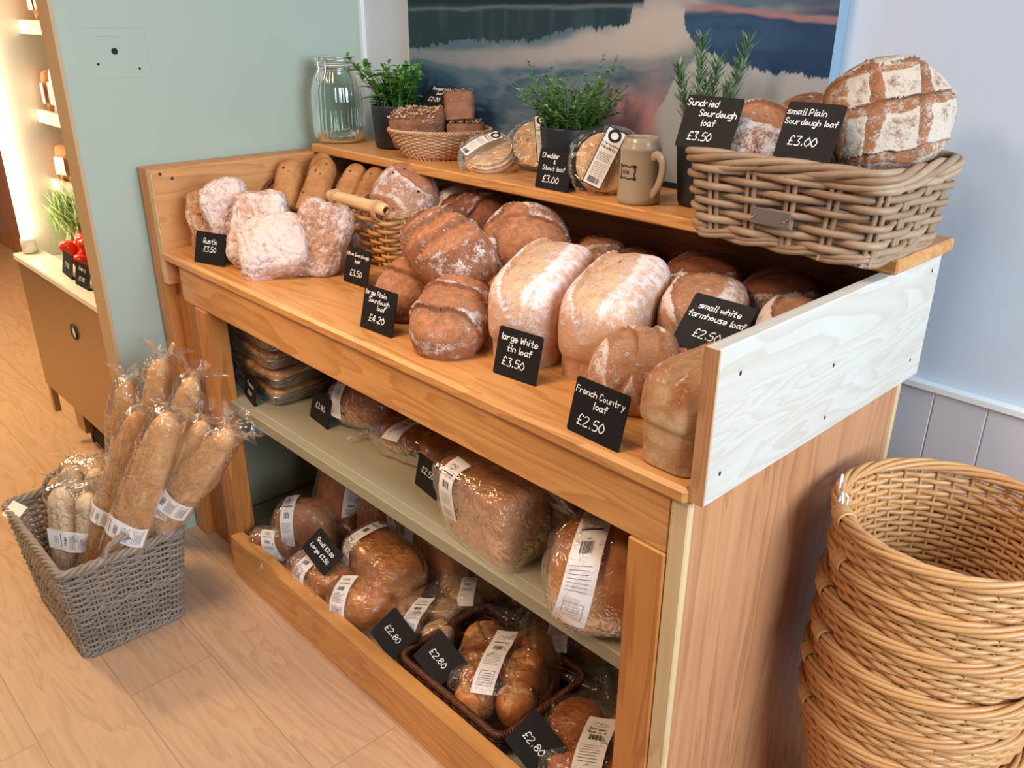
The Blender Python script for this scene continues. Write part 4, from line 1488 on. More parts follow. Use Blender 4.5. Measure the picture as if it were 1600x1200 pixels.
# large plain sourdoughs
G = 'large plain sourdoughs on the pine top'
SD = dict(prof='boule', lump=.005, flour=.18, side_flour=.1, bake=.5)
def cres(xs, w=.018, half=.75, cv=.22):
    return [(cr([(x_ - cv * .6, -half), (x_ + cv * .5, 0), (x_ - cv * .6, half)]).tolist(), w, .0045, .007, .004) for x_ in xs]
loaf('sourdough_loaf', 'brown sourdough lying on top of two others, with white flour on its end', 'loaf', G, 'sour', (.893, .175, .997), (.97, -.10, -.16), (.12, -.38, .9), .108, .072, .112, seed=41, n=2.2,
     cuts=cres((-.55, -.15, .25), .014), **dict(SD, flour=.12, side_flour=.30))
loaf('sourdough_loaf', 'sourdough behind the Large Plain Sourdough sign, underneath the top one', 'loaf', G, 'sour', (.800, .170, .905), (.25, -.9, 0), (.3, -.2, .95), .088, .068, .108, seed=42, n=2.2, cuts=cres((-.1, .45), .024, .8), **SD)
loaf('sourdough_loaf', 'front sourdough with curved ear cuts between two chalk signs', 'loaf', G, 'sour', (.990, .105, .908), (.42, -.88, 0), (.22, -.32, .92), .092, .068, .116, seed=43, n=2.3, cuts=cres((-.5, .02, .5), .021, .85), **dict(SD, flour=.34, side_flour=.2))
G = 'dark sourdoughs at the back of the pine top'
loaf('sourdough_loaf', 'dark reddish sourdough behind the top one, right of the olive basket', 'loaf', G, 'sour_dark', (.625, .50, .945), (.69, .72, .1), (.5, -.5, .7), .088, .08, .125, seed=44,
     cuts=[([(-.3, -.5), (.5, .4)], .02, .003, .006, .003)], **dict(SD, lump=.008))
loaf('sourdough_loaf', 'round brown sourdough with a wide cross cut behind the white tin loaves', 'loaf', G, 'sour', (.845, .425, .955), (.69, .72, .0), (.55, -.6, .62), .094, .088, .12, seed=45,
     cuts=[([(-.2, -.75), (-.15, .75)], .026, .004, .010, .004), ([(-.8, .15), (.8, -.05)], .022, .004, .008, .003)], **dict(SD, flour=.3))
loaf('sourdough_loaf', 'small brown sourdough peeping over the left white tin loaf', 'loaf', G, 'sour', (.955, .535, .913), (.69, .72, 0), (.2, -.3, .9), .068, .062, .10, seed=46, cuts=[([(-.6, .3), (.6, .35)], .018, .003, .006, .003)], **dict(SD, flour=.4))
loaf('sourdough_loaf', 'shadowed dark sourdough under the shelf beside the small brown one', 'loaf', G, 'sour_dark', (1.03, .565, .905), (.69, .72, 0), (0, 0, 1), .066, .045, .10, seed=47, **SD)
wt = thing('wicker_tray', 'low honey wicker tray under the cross-cut sourdough', 'basket', (.83, .395, T))
fl_ = lambda f, m: loop_rect(.135 + .01 * f, .12 + .01 * f, .03, m)
mb = MB(); woven(mb, fl_, .006, .04, 4, 28, .0045, .0045, .003, seed=4); mb.build('weave', M_['buff'], wt)
mb = MB(); P_, Q_ = fl_(1, 300); rope_rim(mb, P_, Q_, .046, .005, 3, 26); mb.build('rim', M_['buff'], wt)
mb = MB(); weave_floor(mb, fl_(0, 200)[0], .003, .003); mb.build('base', M_['buff'], wt)

# white tin loaves and farmhouse loaves
G = 'large white tin loaves'
TIN = dict(prof='tin', n=4.2, lump=.004, flour=.36, side_flour=.05, bake=.5)
hole_ = lambda x_, y_, s_=.012: ([(x_ - .03, y_), (x_ + .03, y_)], s_, .010, -.004, 0)
loaf('white_tin_loaf', 'large floury white tin loaf left of its twin, beside the eared sourdough', 'loaf', G, 'white', (1.084, .238, .932), (-.42, .90, .02), (.04, -.06, 1), .142, .069, .160, seed=51,
     cuts=[([(-.93, .10), (.93, .10)], .026, .004, .007, .003), hole_(-.25, .2, .006)], **TIN)
loaf('white_tin_loaf', 'large floury white tin loaf with a hole in its crust, behind its sign', 'loaf', G, 'white', (1.224, .268, .932), (-.40, .91, .02), (.06, -.06, 1), .142, .071, .160, seed=52,
     cuts=[([(-.93, .15), (.93, .15)], .027, .004, .007, .003), hole_(-.05, .32, .011), hole_(.15, .34, .004), hole_(.2, .1, .003)], **TIN)
G = 'white farmhouse loaves at the right end'
loaf('farmhouse_loaf', 'floury farmhouse loaf behind the Small White Farmhouse sign', 'loaf', G, 'farm', (1.338, .355, .922), (-.42, .9, 0), (.05, -.05, 1), .098, .070, .142, prof='tin', n=3.2, seed=53, lump=.004, flour=.4, side_flour=.1, bake=.5,
     cuts=[([(-.9, .12), (.9, .12)], .030, .003, .006, .003)])
loaf('farmhouse_loaf', 'pale farmhouse loaf touching the right end board behind the Small White Farmhouse sign', 'loaf', G, 'farm', (1.492, .375, .918), (-.42, .9, 0), (.05, -.05, 1), .085, .060, .132, prof='tin', n=3.2, seed=54, lump=.004, flour=.55, bake=.4,
     cuts=[([(-.9, .1), (.9, .1)], .022, .003, .006, .003)])
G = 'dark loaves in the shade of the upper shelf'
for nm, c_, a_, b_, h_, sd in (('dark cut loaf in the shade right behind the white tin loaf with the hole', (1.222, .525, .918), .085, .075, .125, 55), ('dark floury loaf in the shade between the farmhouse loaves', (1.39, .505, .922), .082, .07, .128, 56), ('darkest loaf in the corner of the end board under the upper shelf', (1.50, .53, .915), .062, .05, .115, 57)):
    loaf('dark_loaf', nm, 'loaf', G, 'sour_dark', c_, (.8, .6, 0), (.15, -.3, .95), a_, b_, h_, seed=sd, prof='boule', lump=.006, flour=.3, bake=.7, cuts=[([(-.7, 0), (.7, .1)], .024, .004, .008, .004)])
G = 'french country loaves'
loaf('french_country_loaf', 'round floury french country loaf with fan cuts behind its chalk sign', 'loaf', G, 'farm', (1.372, .155, .906), (.72, .62, -.05), (.22, -.42, .88), .082, .070, .112, prof='boule', seed=58, lump=.004, flour=.42, side_flour=.15, bake=.55,
     cuts=[(cr([(-.45, .8), (-.25, 0), (-.45, -.9)]).tolist(), .017, .004, .007, .003), (cr([(.05, .85), (.08, 0), (.0, -.9)]).tolist(), .016, .004, .007, .003), (cr([(.5, .8), (.42, 0), (.45, -.9)]).tolist(), .014, .004, .006, .003)])
loaf('french_country_loaf', 'tall golden country tin loaf standing end-on against the right end board', 'loaf', G, 'tall', (1.520, .112, .9185), (.0, -1, .0), (.0, .02, 1), .108, .051, .137, prof='tall', n=4.5, seed=59, lump=.005, flour=.25, side_flour=.0, bake=.6,
     cuts=[([(-.9, .0), (.9, .0)], .012, .003, .003, .002)])

# chalk signs on the pine top
G = 'chalk signs on the pine top'
price_sign('black chalk sign reading Rustic £3.50', sign_frame((.1975, .026, T), 17, 16), .098, .074, [('Rustic', .048, .0105), ('£3.50', .029, .0115)], G)
price_sign('black chalk sign reading Olive Sourdough loaf, in front of the handled basket', sign_frame((.5615, .186, T), 2, 14), .084, .078, [('Olive Sourdough', .060, .0075), ('loaf', .046, .0075), ('£3.50', .018, .012)], G)
price_sign('black chalk sign reading Large Plain Sourdough loaf £4.20', sign_frame((.84, .0435, T), 3, 14), .093, .082, [('large Plain', .066, .0085, -.012), ('Sourdough', .053, .0085), ('loaf', .041, .0085, .008), ('£4.20', .018, .0125)], G)
price_sign('black chalk sign reading Large White Tin loaf £3.50', sign_frame((1.173, .079, T), 6, 14), .090, .080, [('large White', .060, .010), ('tin loaf', .043, .010, .003), ('£3.50', .019, .013, -.005)], G)
price_sign('black chalk sign reading French Country loaf £2.50', sign_frame((1.402, .010, T), -2, 14), .098, .080, [('French Country', .059, .0095), ('loaf', .044, .0095, .004), ('£2.50', .015, .0145, -.006)], G)
price_sign('black chalk sign reading Small White Farmhouse loaf £2.50', sign_frame((1.452, .178, .952), 0, 42), .104, .086, [('small white', .064, .009), ('farmhouse loaf', .049, .009, .006), ('£2.50', .020, .0125)], G, foot=0)

# ================================================================== UPPER SHELF
S = 1.0655
# glass jar
jr = thing('glass_jar', 'empty ribbed glass clip-top jar at the left end of the upper shelf', 'jar', (.008, .532, S))
def rib_lathe(mb, prof, seg, amp, ribs):
    p = np.array(prof, float)
    t_ = np.arange(seg) * 2 * PI / seg
    V = np.zeros((len(p), seg, 3))
    for i, (r_, z_, k_) in enumerate(p):
        rr_ = r_ + amp * k_ * np.cos(ribs * t_)
        V[i] = np.column_stack([rr_ * np.cos(t_), rr_ * np.sin(t_), np.full(seg, z_)])
    mb.grid(V.reshape(-1, 3), len(p), seg, False, True)
mb = MB()
rib_lathe(mb, [(0, .004, 0), (.05, .002, 0), (.064, .004, .2), (.070, .016, .6), (.0715, .04, 1), (.0715, .10, 1), (.070, .135, 1), (.062, .165, .7), (.053, .182, .2), (.051, .19, 0), (.053, .196, 0),
               (.050, .196, 0), (.048, .185, 0), (.058, .163, .4), (.066, .135, .8), (.0675, .1, .8), (.0675, .03, .8), (.06, .012, .2), (0, .010, 0)], 144, .0010, 36)
mb.build('glass_body', M_['glass'], jr)
mb = MB(); mb.lathe([(.046, .196), (.055, .197), (.055, .2005), (.046, .2015)], 40); mb.build('rubber_seal', M_['rubber'], jr)
mb = MB(); mb.lathe([(0, .208), (.044, .207), (.055, .203), (.057, .209), (.056, .216), (.050, .220), (0, .217)], 40); mb.build('glass_lid', M_['glass'], jr)
mb = MB()
t_ = np.linspace(0, 2 * PI, 40, endpoint=False)
for z_, r_ in ((.186, .0535), (.2185, .054)):
    mb.tube(np.column_stack([r_ * np.cos(t_), r_ * np.sin(t_), np.full(40, z_)]), .0013, 6, True)
fx, fy = .35, -.94
for s_ in (-.011, .011):
    px_, py_ = -fy * s_, fx * s_
    mb.tube([(fx * .054 + px_, fy * .054 + py_, .219), (fx * .062 + px_, fy * .062 + py_, .205), (fx * .060 + px_, fy * .060 + py_, .188), (fx * .070 + px_ * 1.2, fy * .070 + py_ * 1.2, .172), (fx * .073 + px_ * .8, fy * .073 + py_ * .8, .156)], .0013, 6)
    mb.tube([(-fx * .054 + px_, -fy * .054 + py_, .219), (-fx * .062 + px_, -fy * .062 + py_, .20), (-fx * .055 + px_, -fy * .055 + py_, .187)], .0013, 6)
mb.tube([(fx * .073 - fy * -.009, fy * .073 + fx * -.009, .156), (fx * .074, fy * .074, .152), (fx * .073 - fy * .009, fy * .073 + fx * .009, .156)], .0013, 6)
mb.build('wire_clip', M_['wire'], jr)


def pot(root, r0, r1, h, wall=.004):
    mb = MB()
    mb.lathe([(0, 0), (r0 - .008, 0), (r0 - .002, .003), (r0, .010), (r1, h - .003), (r1 - .001, h), (r1 - wall, h), (r1 - wall - .001, h - .006), (r1 - wall - .002, h - .02), (0, h - .02)], 48)
    mb.build('pot', M_['pot'], root)
    mb = MB()
    mb.lathe([(r1 - wall - .002, h - .019), (r1 * .6, h - .014), (0, h - .012)], 24)
    mb.build('soil', M_['soil'], root)


def leaf(mb, p, d, L, w, up=(0, 0, 1), fold=.25, droop=.15):
    d = np.array(d, float); d /= np.linalg.norm(d)
    s_ = np.cross(d, up); s_ /= np.linalg.norm(s_) + 1e-9
    n_ = np.cross(s_, d)
    rows = []
    for t_, ww in ((0, .12), (.3, .85), (.6, 1.0), (.85, .55), (1, .04)):
        c_ = np.array(p) + d * L * t_ - np.array([0, 0, 1]) * droop * L * t_ * t_
        rows += [c_ - s_ * w * ww + n_ * fold * w * ww, c_, c_ + s_ * w * ww + n_ * fold * w * ww]
    mb.grid(np.array(rows), 5, 3)


# mint
mt = thing('potted_mint', 'leafy green mint plant in a black pot beside the glass jar', 'potted herb', (.200, .580, S))
pot(mt, .056, .062, .108)
lv, sm = MB(), MB()
rr = random.Random(5)
for i in range(38):
    an, rad = rr.uniform(0, 2 * PI), .048 * math.sqrt(rr.random())
    b0 = np.array([rad * math.cos(an), rad * math.sin(an), .09])
    sp = rr.uniform(.1, .70)
    hh = rr.uniform(.05, .118) * (1 if i > 6 else 1.15)
    pts_ = [b0 + np.array([math.cos(an) * sp * hh * t * t, math.sin(an) * sp * hh * t * t, hh * t]) for t in (0, .33, .66, 1)]
    sm.tube(pts_, [.0016, .0014, .0012, .0009], 5, ref=(1, 0, 0))
    for k, t in enumerate((.25, .5, .75, .95)):
        q = np.array([np.interp(t, (0, .33, .66, 1), [p[j] for p in pts_]) for j in range(3)])
        for s_ in (0, PI):
            a2 = an + k * PI / 2 + s_ + rr.uniform(-.3, .3)
            L_ = rr.uniform(.028, .044) * (1 - .3 * (t > .9))
            leaf(lv, q, (math.cos(a2), math.sin(a2), rr.uniform(.1, .7)), L_, L_ * .31)
    for s_ in range(3):
        a2 = rr.uniform(0, 6.3)
        leaf(lv, pts_[-1], (math.cos(a2) * .5, math.sin(a2) * .5, 1), .018, .005)
sm.build('stems', M_['stem'], mt); lv.build('leaves', M_['mint'], mt)

# thyme
ty = thing('potted_thyme', 'bushy thyme plant in a wide black pot at the middle of the upper shelf', 'potted herb', (.865, .535, S))
pot(ty, .055, .0655, .118)
lv, sm = MB(), MB()
rr = random.Random(8)
for i in range(170):
    an, rad = rr.uniform(0, 2 * PI), .055 * math.sqrt(rr.random())
    b0 = np.array([rad * math.cos(an), rad * math.sin(an), .10])
    hh = rr.uniform(.055, .122)
    if i < 5:
        hh = rr.uniform(.135, .165)
    sp = rr.uniform(.12, .85) if i >= 5 else rr.uniform(.1, .4)
    ben = rr.uniform(-.02, .02)
    T5 = np.linspace(0, 1, 7)
    pts_ = np.array([b0 + np.array([math.cos(an) * sp * hh * t ** 1.5 + ben * math.sin(3 * t + i), math.sin(an) * sp * hh * t ** 1.5 + ben * math.cos(3.5 * t + i) * t, hh * (t - .18 * t * t * (sp > .5))]) for t in T5])
    sm.tube(pts_, np.linspace(.0010, .0006, 7), 4, ref=(1, 0, 0))
    for k in range(int(16 + hh * 260)):
        t = rr.uniform(.12, 1)
        q = np.array([np.interp(t, T5, pts_[:, j]) for j in range(3)])
        a2 = rr.uniform(0, 6.3)
        L_ = rr.uniform(.006, .0105)
        leaf(lv, q, (math.cos(a2), math.sin(a2), rr.uniform(-.1, .8)), L_, L_ * .36, fold=.1)
sm.build('stems', M_['stem'], ty); lv.build('leaves', M_['thyme'], ty)

# rosemary
ro = thing('potted_rosemary', 'upright rosemary plant in a tapered black pot next to the stoneware mug', 'potted herb', (1.168, .555, S))
pot(ro, .036, .045, .118)
lv, sm = MB(), MB()
rr = random.Random(9)
for i, (an, rad, hh, sp) in enumerate(((2.6, .02, .19, .10), (.6, .025, .185, .22), (3.4, .02, .14, .25), (1.6, .012, .15, .1), (5.2, .02, .10, .25), (0.1, .03, .12, .1), (2.2, .03, .11, .2), (4.3, .02, .09, .2))):
    T5 = np.linspace(0, 1, 7)
    b0 = np.array([rad * math.cos(an), rad * math.sin(an), .10])
    pts_ = np.array([b0 + np.array([math.cos(an) * sp * hh * t, math.sin(an) * sp * hh * t, hh * t]) for t in T5])
    sm.tube(pts_, np.linspace(.002, .0012, 7), 5, ref=(1, 0, 0))
    for k in range(int(hh * 900)):
        t = rr.uniform(.05, 1)
        q = np.array([np.interp(t, T5, pts_[:, j]) for j in range(3)])
        a2 = rr.uniform(0, 6.3)
        L_ = rr.uniform(.020, .032)
        leaf(lv, q, (math.cos(a2), math.sin(a2), rr.uniform(.5, 1.6)), L_, .0017, fold=.3, droop=-.1)
sm.build('stems', M_['stem'], ro); lv.build('needles', M_['rosemary'], ro)

# wicker bowl and pumpernickel
bw = thing('bread_bowl', 'oval pale wicker bread bowl heaped with seeded dark loaves', 'basket', (.415, .553, S), rz=math.radians(46))
fl_ = lambda f, m: loop_oval(.078 + .045 * f ** .75, .052 + .036 * f ** .75, m)
mb = MB(); woven(mb, fl_, .004, .064, 15, 44, .0024, .0026, .002, seed=5); mb.build('weave', M_['pale_wicker'], bw)
mb = MB(); stakes_mb(mb, fl_, .0, .066, 44, .0020); mb.build('stakes', M_['pale_wicker'], bw)
mb = MB(); P_, Q_ = fl_(1.02, 320); rope_rim(mb, P_, Q_, .067, .0034, 3, 34); mb.build('rim', M_['pale_wicker'], bw)
mb = MB(); weave_floor(mb, fl_(0, 200)[0], .002, .0024); mb.build('base', M_['pale_wicker'], bw)
G = 'pumpernickel loaves in the wicker bowl'
def rye(label, c_, ax, up, a_, b_, h_, sd):
    rt = loaf('pumpernickel_loaf', label, 'loaf', G, 'rye', c_, ax, up, a_, b_, h_, prof='brick', n=5, lump=.004, flour=.12, bake=.5, seed=sd, wrinkle=.0008)
    mb = MB(); q_ = random.Random(sd)
    for i in range(260):
        x_, y_ = q_.uniform(-.92, .8) * a_, q_.uniform(-.9, .9) * b_
        z_ = h_ / 2 * (1 - .10 * (abs(y_) / b_) ** 3 - .08 * (abs(x_) / a_) ** 4) + .0035
        e_ = [q_.uniform(-1, 1) for _ in range(3)]
        d_ = np.array([e_[0], e_[1], .5 * e_[2]]); d_ /= np.linalg.norm(d_)
        s_ = np.cross(d_, (0.1, .2, 1)); s_ /= np.linalg.norm(s_)
        c0 = np.array([x_, y_, z_])
        mb.grid(np.array([c0 - d_ * .0045, c0 - d_ * .001 + s_ * .0025 + (0, 0, .0018), c0 - d_ * .001 - s_ * .0025, c0 + d_ * .0045 + (0, 0, .001)]), 2, 2)
    o_ = mb.build('oat_flakes', M_['seeds'], rt)
    tag(o_, kind='stuff')
rye('oat-topped pumpernickel loaf lying across the left of the wicker bowl', (.390, .510, 1.138), (.80, .50, -.12), (.10, -.25, .95), .068, .042, .076, 61)
rye('pumpernickel loaf stacked on top at the right of the wicker bowl, cut end forward', (.447, .588, 1.183), (.62, -.50, .25), (-.22, .12, .95), .05, .036, .066, 62)
rye('pumpernickel loaf underneath at the right side of the wicker bowl', (.475, .585, 1.124), (.7, .7, 0), (0, 0, 1), .046, .036, .06, 63)
price_sign('black chalk sign reading Pumpernickel loaf £2.00, behind the wicker bowl', sign_frame((.332, .585, 1.150), 4, 38), .092, .092, [('Pumpernickel', .079, .0085, .006), ('loaf', .066, .0085), ('£2.00', .047, .0115, -.010)], 'chalk signs on the upper shelf', foot=.0)


# pikelets
def pikelets(label, c_, ax, up, r_, k_, lab, seed):
    rt = thing('pikelet_pack', label, 'packed pikelets', group='packs of pikelets', M=frame(c_, ax, up))
    t0 = -.0085 * (k_ - 1) / 2
    for i in range(k_):
        o_ = loaf_mb(r_ + rnd.uniform(-.002, .002), r_, .0092, prof='flat', n=2.1, lump=.0012, flour=.2, bake=.35, seed=seed + i, res=.7, dents=.0015).build('pikelet', M_['pikelet'], rt)
        o_.location = (rnd.uniform(-.003, .003), rnd.uniform(-.003, .003), t0 + i * .0085)
    bm_ = bag_mb(r_ + .014, r_ + .006, .0085 * k_ + .004, 'flat', 2.6, 0, seed, .003, .007, None)
    bm_.build('clear_bag', M_['film'], rt)
    L_, W_, ang, ox, oy = lab
    bv = bvh_of(bm_)
    ca, sa = math.cos(ang), math.sin(ang)
    def mp(s_, t__, o=.003):
        x_, y_ = ox + (s_ - L_ / 2) * ca - t__ * -sa, oy + (s_ - L_ / 2) * sa - t__ * ca
        x_ = ox + (s_ - L_ / 2) * ca + t__ * sa
        y_ = oy + (s_ - L_ / 2) * sa - t__ * ca
        return (x_, y_, .0085 * k_ / 2 + .009 + .004 * math.cos(s_ / L_ * 5 - 2.5) + o)
    mb = MB(); mb.grid(np.array([mp(L_ * i / 14, -W_ / 2 + W_ * j / 5) for i in range(15) for j in range(6)]), 15, 6)
    lo = mb.build('label', M_['cream_paper'], rt)
    lo['label'] = 'cream strip label with a dark border and a black ring'
    pm = MB()
    m2 = lambda s_, t__: mp(s_, t__, .0036)
    f2 = lambda x_, y_: m2(y_, x_)
    for t__ in (-W_ / 2 + .0012, W_ / 2 - .0012):
        ribbon(pm, [(t__, L_ * i / 14) for i in range(15)], .0018, f2)
    for s_ in (.001, L_ - .001):
        ribbon(pm, [(-W_ / 2, s_), (0, s_), (W_ / 2, s_)], .0018, f2)
    rg = W_ * .26
    ribbon(pm, [(rg * math.cos(q), L_ * .88 + rg * math.sin(q)) for q in np.linspace(0, 2 * PI, 25)], W_ * .14, f2)
    for i, tx in enumerate(('6 Derbyshire', 'Pikelets')):
        sz = W_ * .135
        tw = text_width(tx, sz)
        sz2 = sz * min(1, W_ * .84 / tw)
        write(pm, tx, -text_width(tx, sz2) / 2, L_ * (.71 - i * .075), sz2, sz2 * .17, f2, slant=0, jit=0, smooth=False)
    for i in range(6):
        ribbon(pm, [(-W_ * .36, L_ * (.56 - i * .025)), (0, L_ * (.56 - i * .025)), (W_ * (.36 - .05 * (i % 3)), L_ * (.56 - i * .025))], .0006, f2)
    ribbon(pm, [(-W_ * .3, L_ * .38), (W_ * .3, L_ * .38), (W_ * .3, L_ * .18), (-W_ * .3, L_ * .18), (-W_ * .3, L_ * .38)], .0006, f2)
    for i in range(5):
        ribbon(pm, [(-W_ * .26, L_ * (.35 - i * .034)), (0, L_ * (.35 - i * .034)), (W_ * .22, L_ * (.35 - i * .034))], .0006, f2)
    bx_ = -W_ * .28
    q_ = random.Random(seed)
    while bx_ < W_ * .28:
        w_ = q_.choice((.0006, .001, .0014))
        ribbon(pm, [(bx_, L_ * .055), (bx_, L_ * .145)], w_, f2)
        bx_ += w_ + q_.choice((.0008, .0012, .0016))
    pm.build('print', M_['print_dark'], lo, False)


pikelets('pack of pikelets lying tilted against the thyme pot, its label creased and shiny', (.632, .520, 1.103), (.69, .72, .12), (.28, -.45, .85), .056, 4, (.10, .034, .5, -.015, .006), 71)
pikelets('pack of pikelets standing behind the tilted pack, left of the thyme pot', (.705, .600, 1.123), (.62, .6, .45), (.55, -.6, .5), .054, 3, (.11, .034, 1.25, .012, .0), 72)
pikelets('pack of pikelets standing between the thyme pot and the stoneware mug', (.974, .520, 1.124), (.69, .72, .0), (.62, -.66, .30), .057, 5, (.118, .040, 1.12, -.006, .004), 73)

# stoneware mug
mg = thing('stoneware_mug', 'beige glazed stoneware mug with a brown printed badge', 'mug', (1.078, .495, S))
mb = MB()
mb.lathe([(0, 0), (.037, 0), (.0405, .003), (.0408, .012), (.0385, .05), (.0375, .085), (.0378, .097), (.0385, .099), (.0372, .103), (.033, .112), (.0315, .119), (.0305, .120), (.029, .118), (.031, .108), (.034, .095), (.0345, .05), (.034, .012), (0, .009)], 56)
mb.build('body', M_['stone'], mg)
mb = MB()
hd = np.array([.97, -.26, 0]) / np.linalg.norm([.97, -.26])
hp = cr([hd * .036 + (0, 0, .088), hd * .050 + (0, 0, .0925), hd * .064 + (0, 0, .084), hd * .066 + (0, 0, .066), hd * .058 + (0, 0, .042), hd * .046 + (0, 0, .026), hd * .039 + (0, 0, .018)], 6)
mb.tube(hp, np.interp(np.linspace(0, 1, len(hp)), [0, .3, 1], [.0085, .009, .007]), 10, ref=tuple(np.cross(hd, (0, 0, 1))), flat=.55)
mb.build('handle', M_['stone'], mg)
pm = MB()
bc = math.radians(-90)
fm_ = lambda x_, y_: ((.0389 + .0004) * math.cos(bc + x_ / .039), (.0389 + .0004) * math.sin(bc + x_ / .039), .060 + y_)
fr_ = [(-.016, -.011), (.016, -.011), (.016, .011), (-.016, .011), (-.016, -.011)]
for i in range(4):
    A_, B_ = np.array(fr_[i]), np.array(fr_[i + 1])
    seg_ = [A_ + (B_ - A_) * t for t in np.linspace(0, 1, 9)]
    nrm = np.array([-(B_ - A_)[1], (B_ - A_)[0]]); nrm /= np.linalg.norm(nrm)
    seg_ = [p - nrm * .0012 * math.sin(k * PI / 2) for k, p in enumerate(seg_)]
    ribbon(pm, seg_, .0022, fm_)
for cx_, cy_ in fr_[:4]:
    ribbon(pm, [(cx_ + .0022 * math.cos(t), cy_ + .0022 * math.sin(t)) for t in np.linspace(0, 2 * PI, 9)], .0026, fm_)
write(pm, 'ATA', -.010, -.003, .0065, .0011, fm_, slant=0, jit=0)
pm.build('badge', M_['stone_print'], mg, False)

price_sign('black chalk sign reading Cheddar and Stout loaf £3.00, in front of the thyme pot', sign_frame((.885, .457, S), 1, 12), .090, .078, [('Cheddar', .062, .0085, -.012), ('&', .051, .007), ('Stout loaf', .038, .0085), ('£3.00', .014, .0125, -.004)], 'chalk signs on the upper shelf', foot=.028)

# big rattan basket
bb = thing('rattan_basket', 'big square taupe rattan basket overhanging the right end of the upper shelf', 'basket', (1.440, .478, S))
fl_ = lambda f, m: loop_rect(.150 + .014 * f, .112 + .012 * f, .03, m)
mb = MB()
woven(mb, fl_, .012, .116, 8, 16, .0058, .0068, .005, sub=6, sides=7, seed=6, zjit=.003)
P_, Q_ = fl_(0.0, 240)
for k in range(2):
    rope_rim(mb, P_, Q_, .006 + k * .006, .0045, 2, 7, .0048, 6)
mb.build('weave', M_['rattan'], bb)
mb = MB()
for off in (-.0055, .0055):
    def fo(f, m, off=off):
        P0, Q0 = fl_(f, m)
        return P0 + np.column_stack([-Q0[:, 1], Q0[:, 0]]) * off, Q0
    stakes_mb(mb, fo, .0, .128, 16, .0042, 6)
mb.build('stakes', M_['rattan'], bb)
mb = MB(); P_, Q_ = fl_(1.02, 300)
rope_rim(mb, P_, Q_, .127, .0075, 4, 4, .0058, 7)
rope_rim(mb, P_, Q_, .116, .0055, 2, 5, .0054, 7)
mb.build('rim', M_['rattan'], bb)
mb = MB(); weave_floor(mb, fl_(0, 200)[0], .004, .0045); mb.build('base', M_['rattan'], bb)
mb = MB(); mb.box(-.030, .035, -.1335, -.1315, .040, .064, bev=.0008)
tg = mb.build('name_plate', M_['tagm'], bb, False)
mb = MB()
for sx in (-.024, .029):
    mb.tube([(sx - .003, -.1342, .049), (sx, -.1348, .052), (sx + .003, -.1342, .055)], .0012, 5)
mb.build('rivet', M_['wire'], tg)
G = 'sourdough loaves in the big rattan basket'
BO = dict(prof='boule', lump=.004, flour=.5, side_flour=.1, bake=.5)
sc_ = [([(-.75, -.50), (.1, -.62), (.75, -.52)], .007, .003, .004, .003), ([(-.85, .08), (0, -.02), (.9, .04)], .0075, .003, .004, .003), ([(-.7, .60), (.1, .50), (.75, .58)], .007, .003, .004, .003),
       ([(-.55, -.75), (-.25, 0), (-.12, .8)], .009, .003, .005, .003), ([(.05, -.95), (.3, 0), (.48, .75)], .008, .003, .005, .003), ([(.62, -.75), (.9, .2)], .007, .003, .004, .002), ([(-.8, -.45), (-.78, .1), (-.55, .75)], .019, .003, .006, .003)]
loaf('sourdough_boule', 'big round boule scored in a lattice, standing at the right of the rattan basket', 'loaf', G, 'boule', (1.527, .490, 1.258), (.66, .70, .22), (.60, -.66, .42), .094, .090, .105, seed=81, cuts=sc_, res=2.2, **BO)
loaf('sourdough_loaf', 'floury sundried sourdough behind its chalk sign in the rattan basket', 'loaf', G, 'sour', (1.342, .445, 1.212), (.69, .72, .1), (.45, -.55, .7), .072, .066, .09, seed=82, cuts=[([(-.5, .5), (.8, -.1)], .018, .003, .005, .003)], prof='boule', lump=.004, flour=.34, bake=.5)
loaf('sourdough_loaf', 'smooth brown sourdough at the back of the rattan basket', 'loaf', G, 'sour', (1.385, .545, 1.222), (.69, .72, 0), (.2, -.3, .9), .07, .066, .10, seed=83, prof='boule', lump=.004, flour=.12, bake=.45)
price_sign('black chalk sign reading Sundried Sourdough loaf £3.50', sign_frame((1.300, .360, 1.200), 1, 22), .100, .082, [('Sundried', .066, .0095, -.02), ('Sourdough', .051, .0095, .014), ('loaf', .036, .0095, .0), ('£3.50', .013, .0125, -.008)], 'chalk signs on the upper shelf', foot=.0)
price_sign('black chalk sign reading Small Plain Sourdough loaf £3.00', sign_frame((1.466, .366, 1.200), 1, 22), .088, .084, [('small Plain', .066, .0085, -.012), ('Sourdough loaf', .052, .0085, 0), ('£3.00', .022, .0125, -.004)], 'chalk signs on the upper shelf', foot=.028)


def sign_frame2(base, ang, lean, roll):
    return sign_frame(base, ang, lean) @ Matrix.Rotation(math.radians(roll), 4, 'Z')


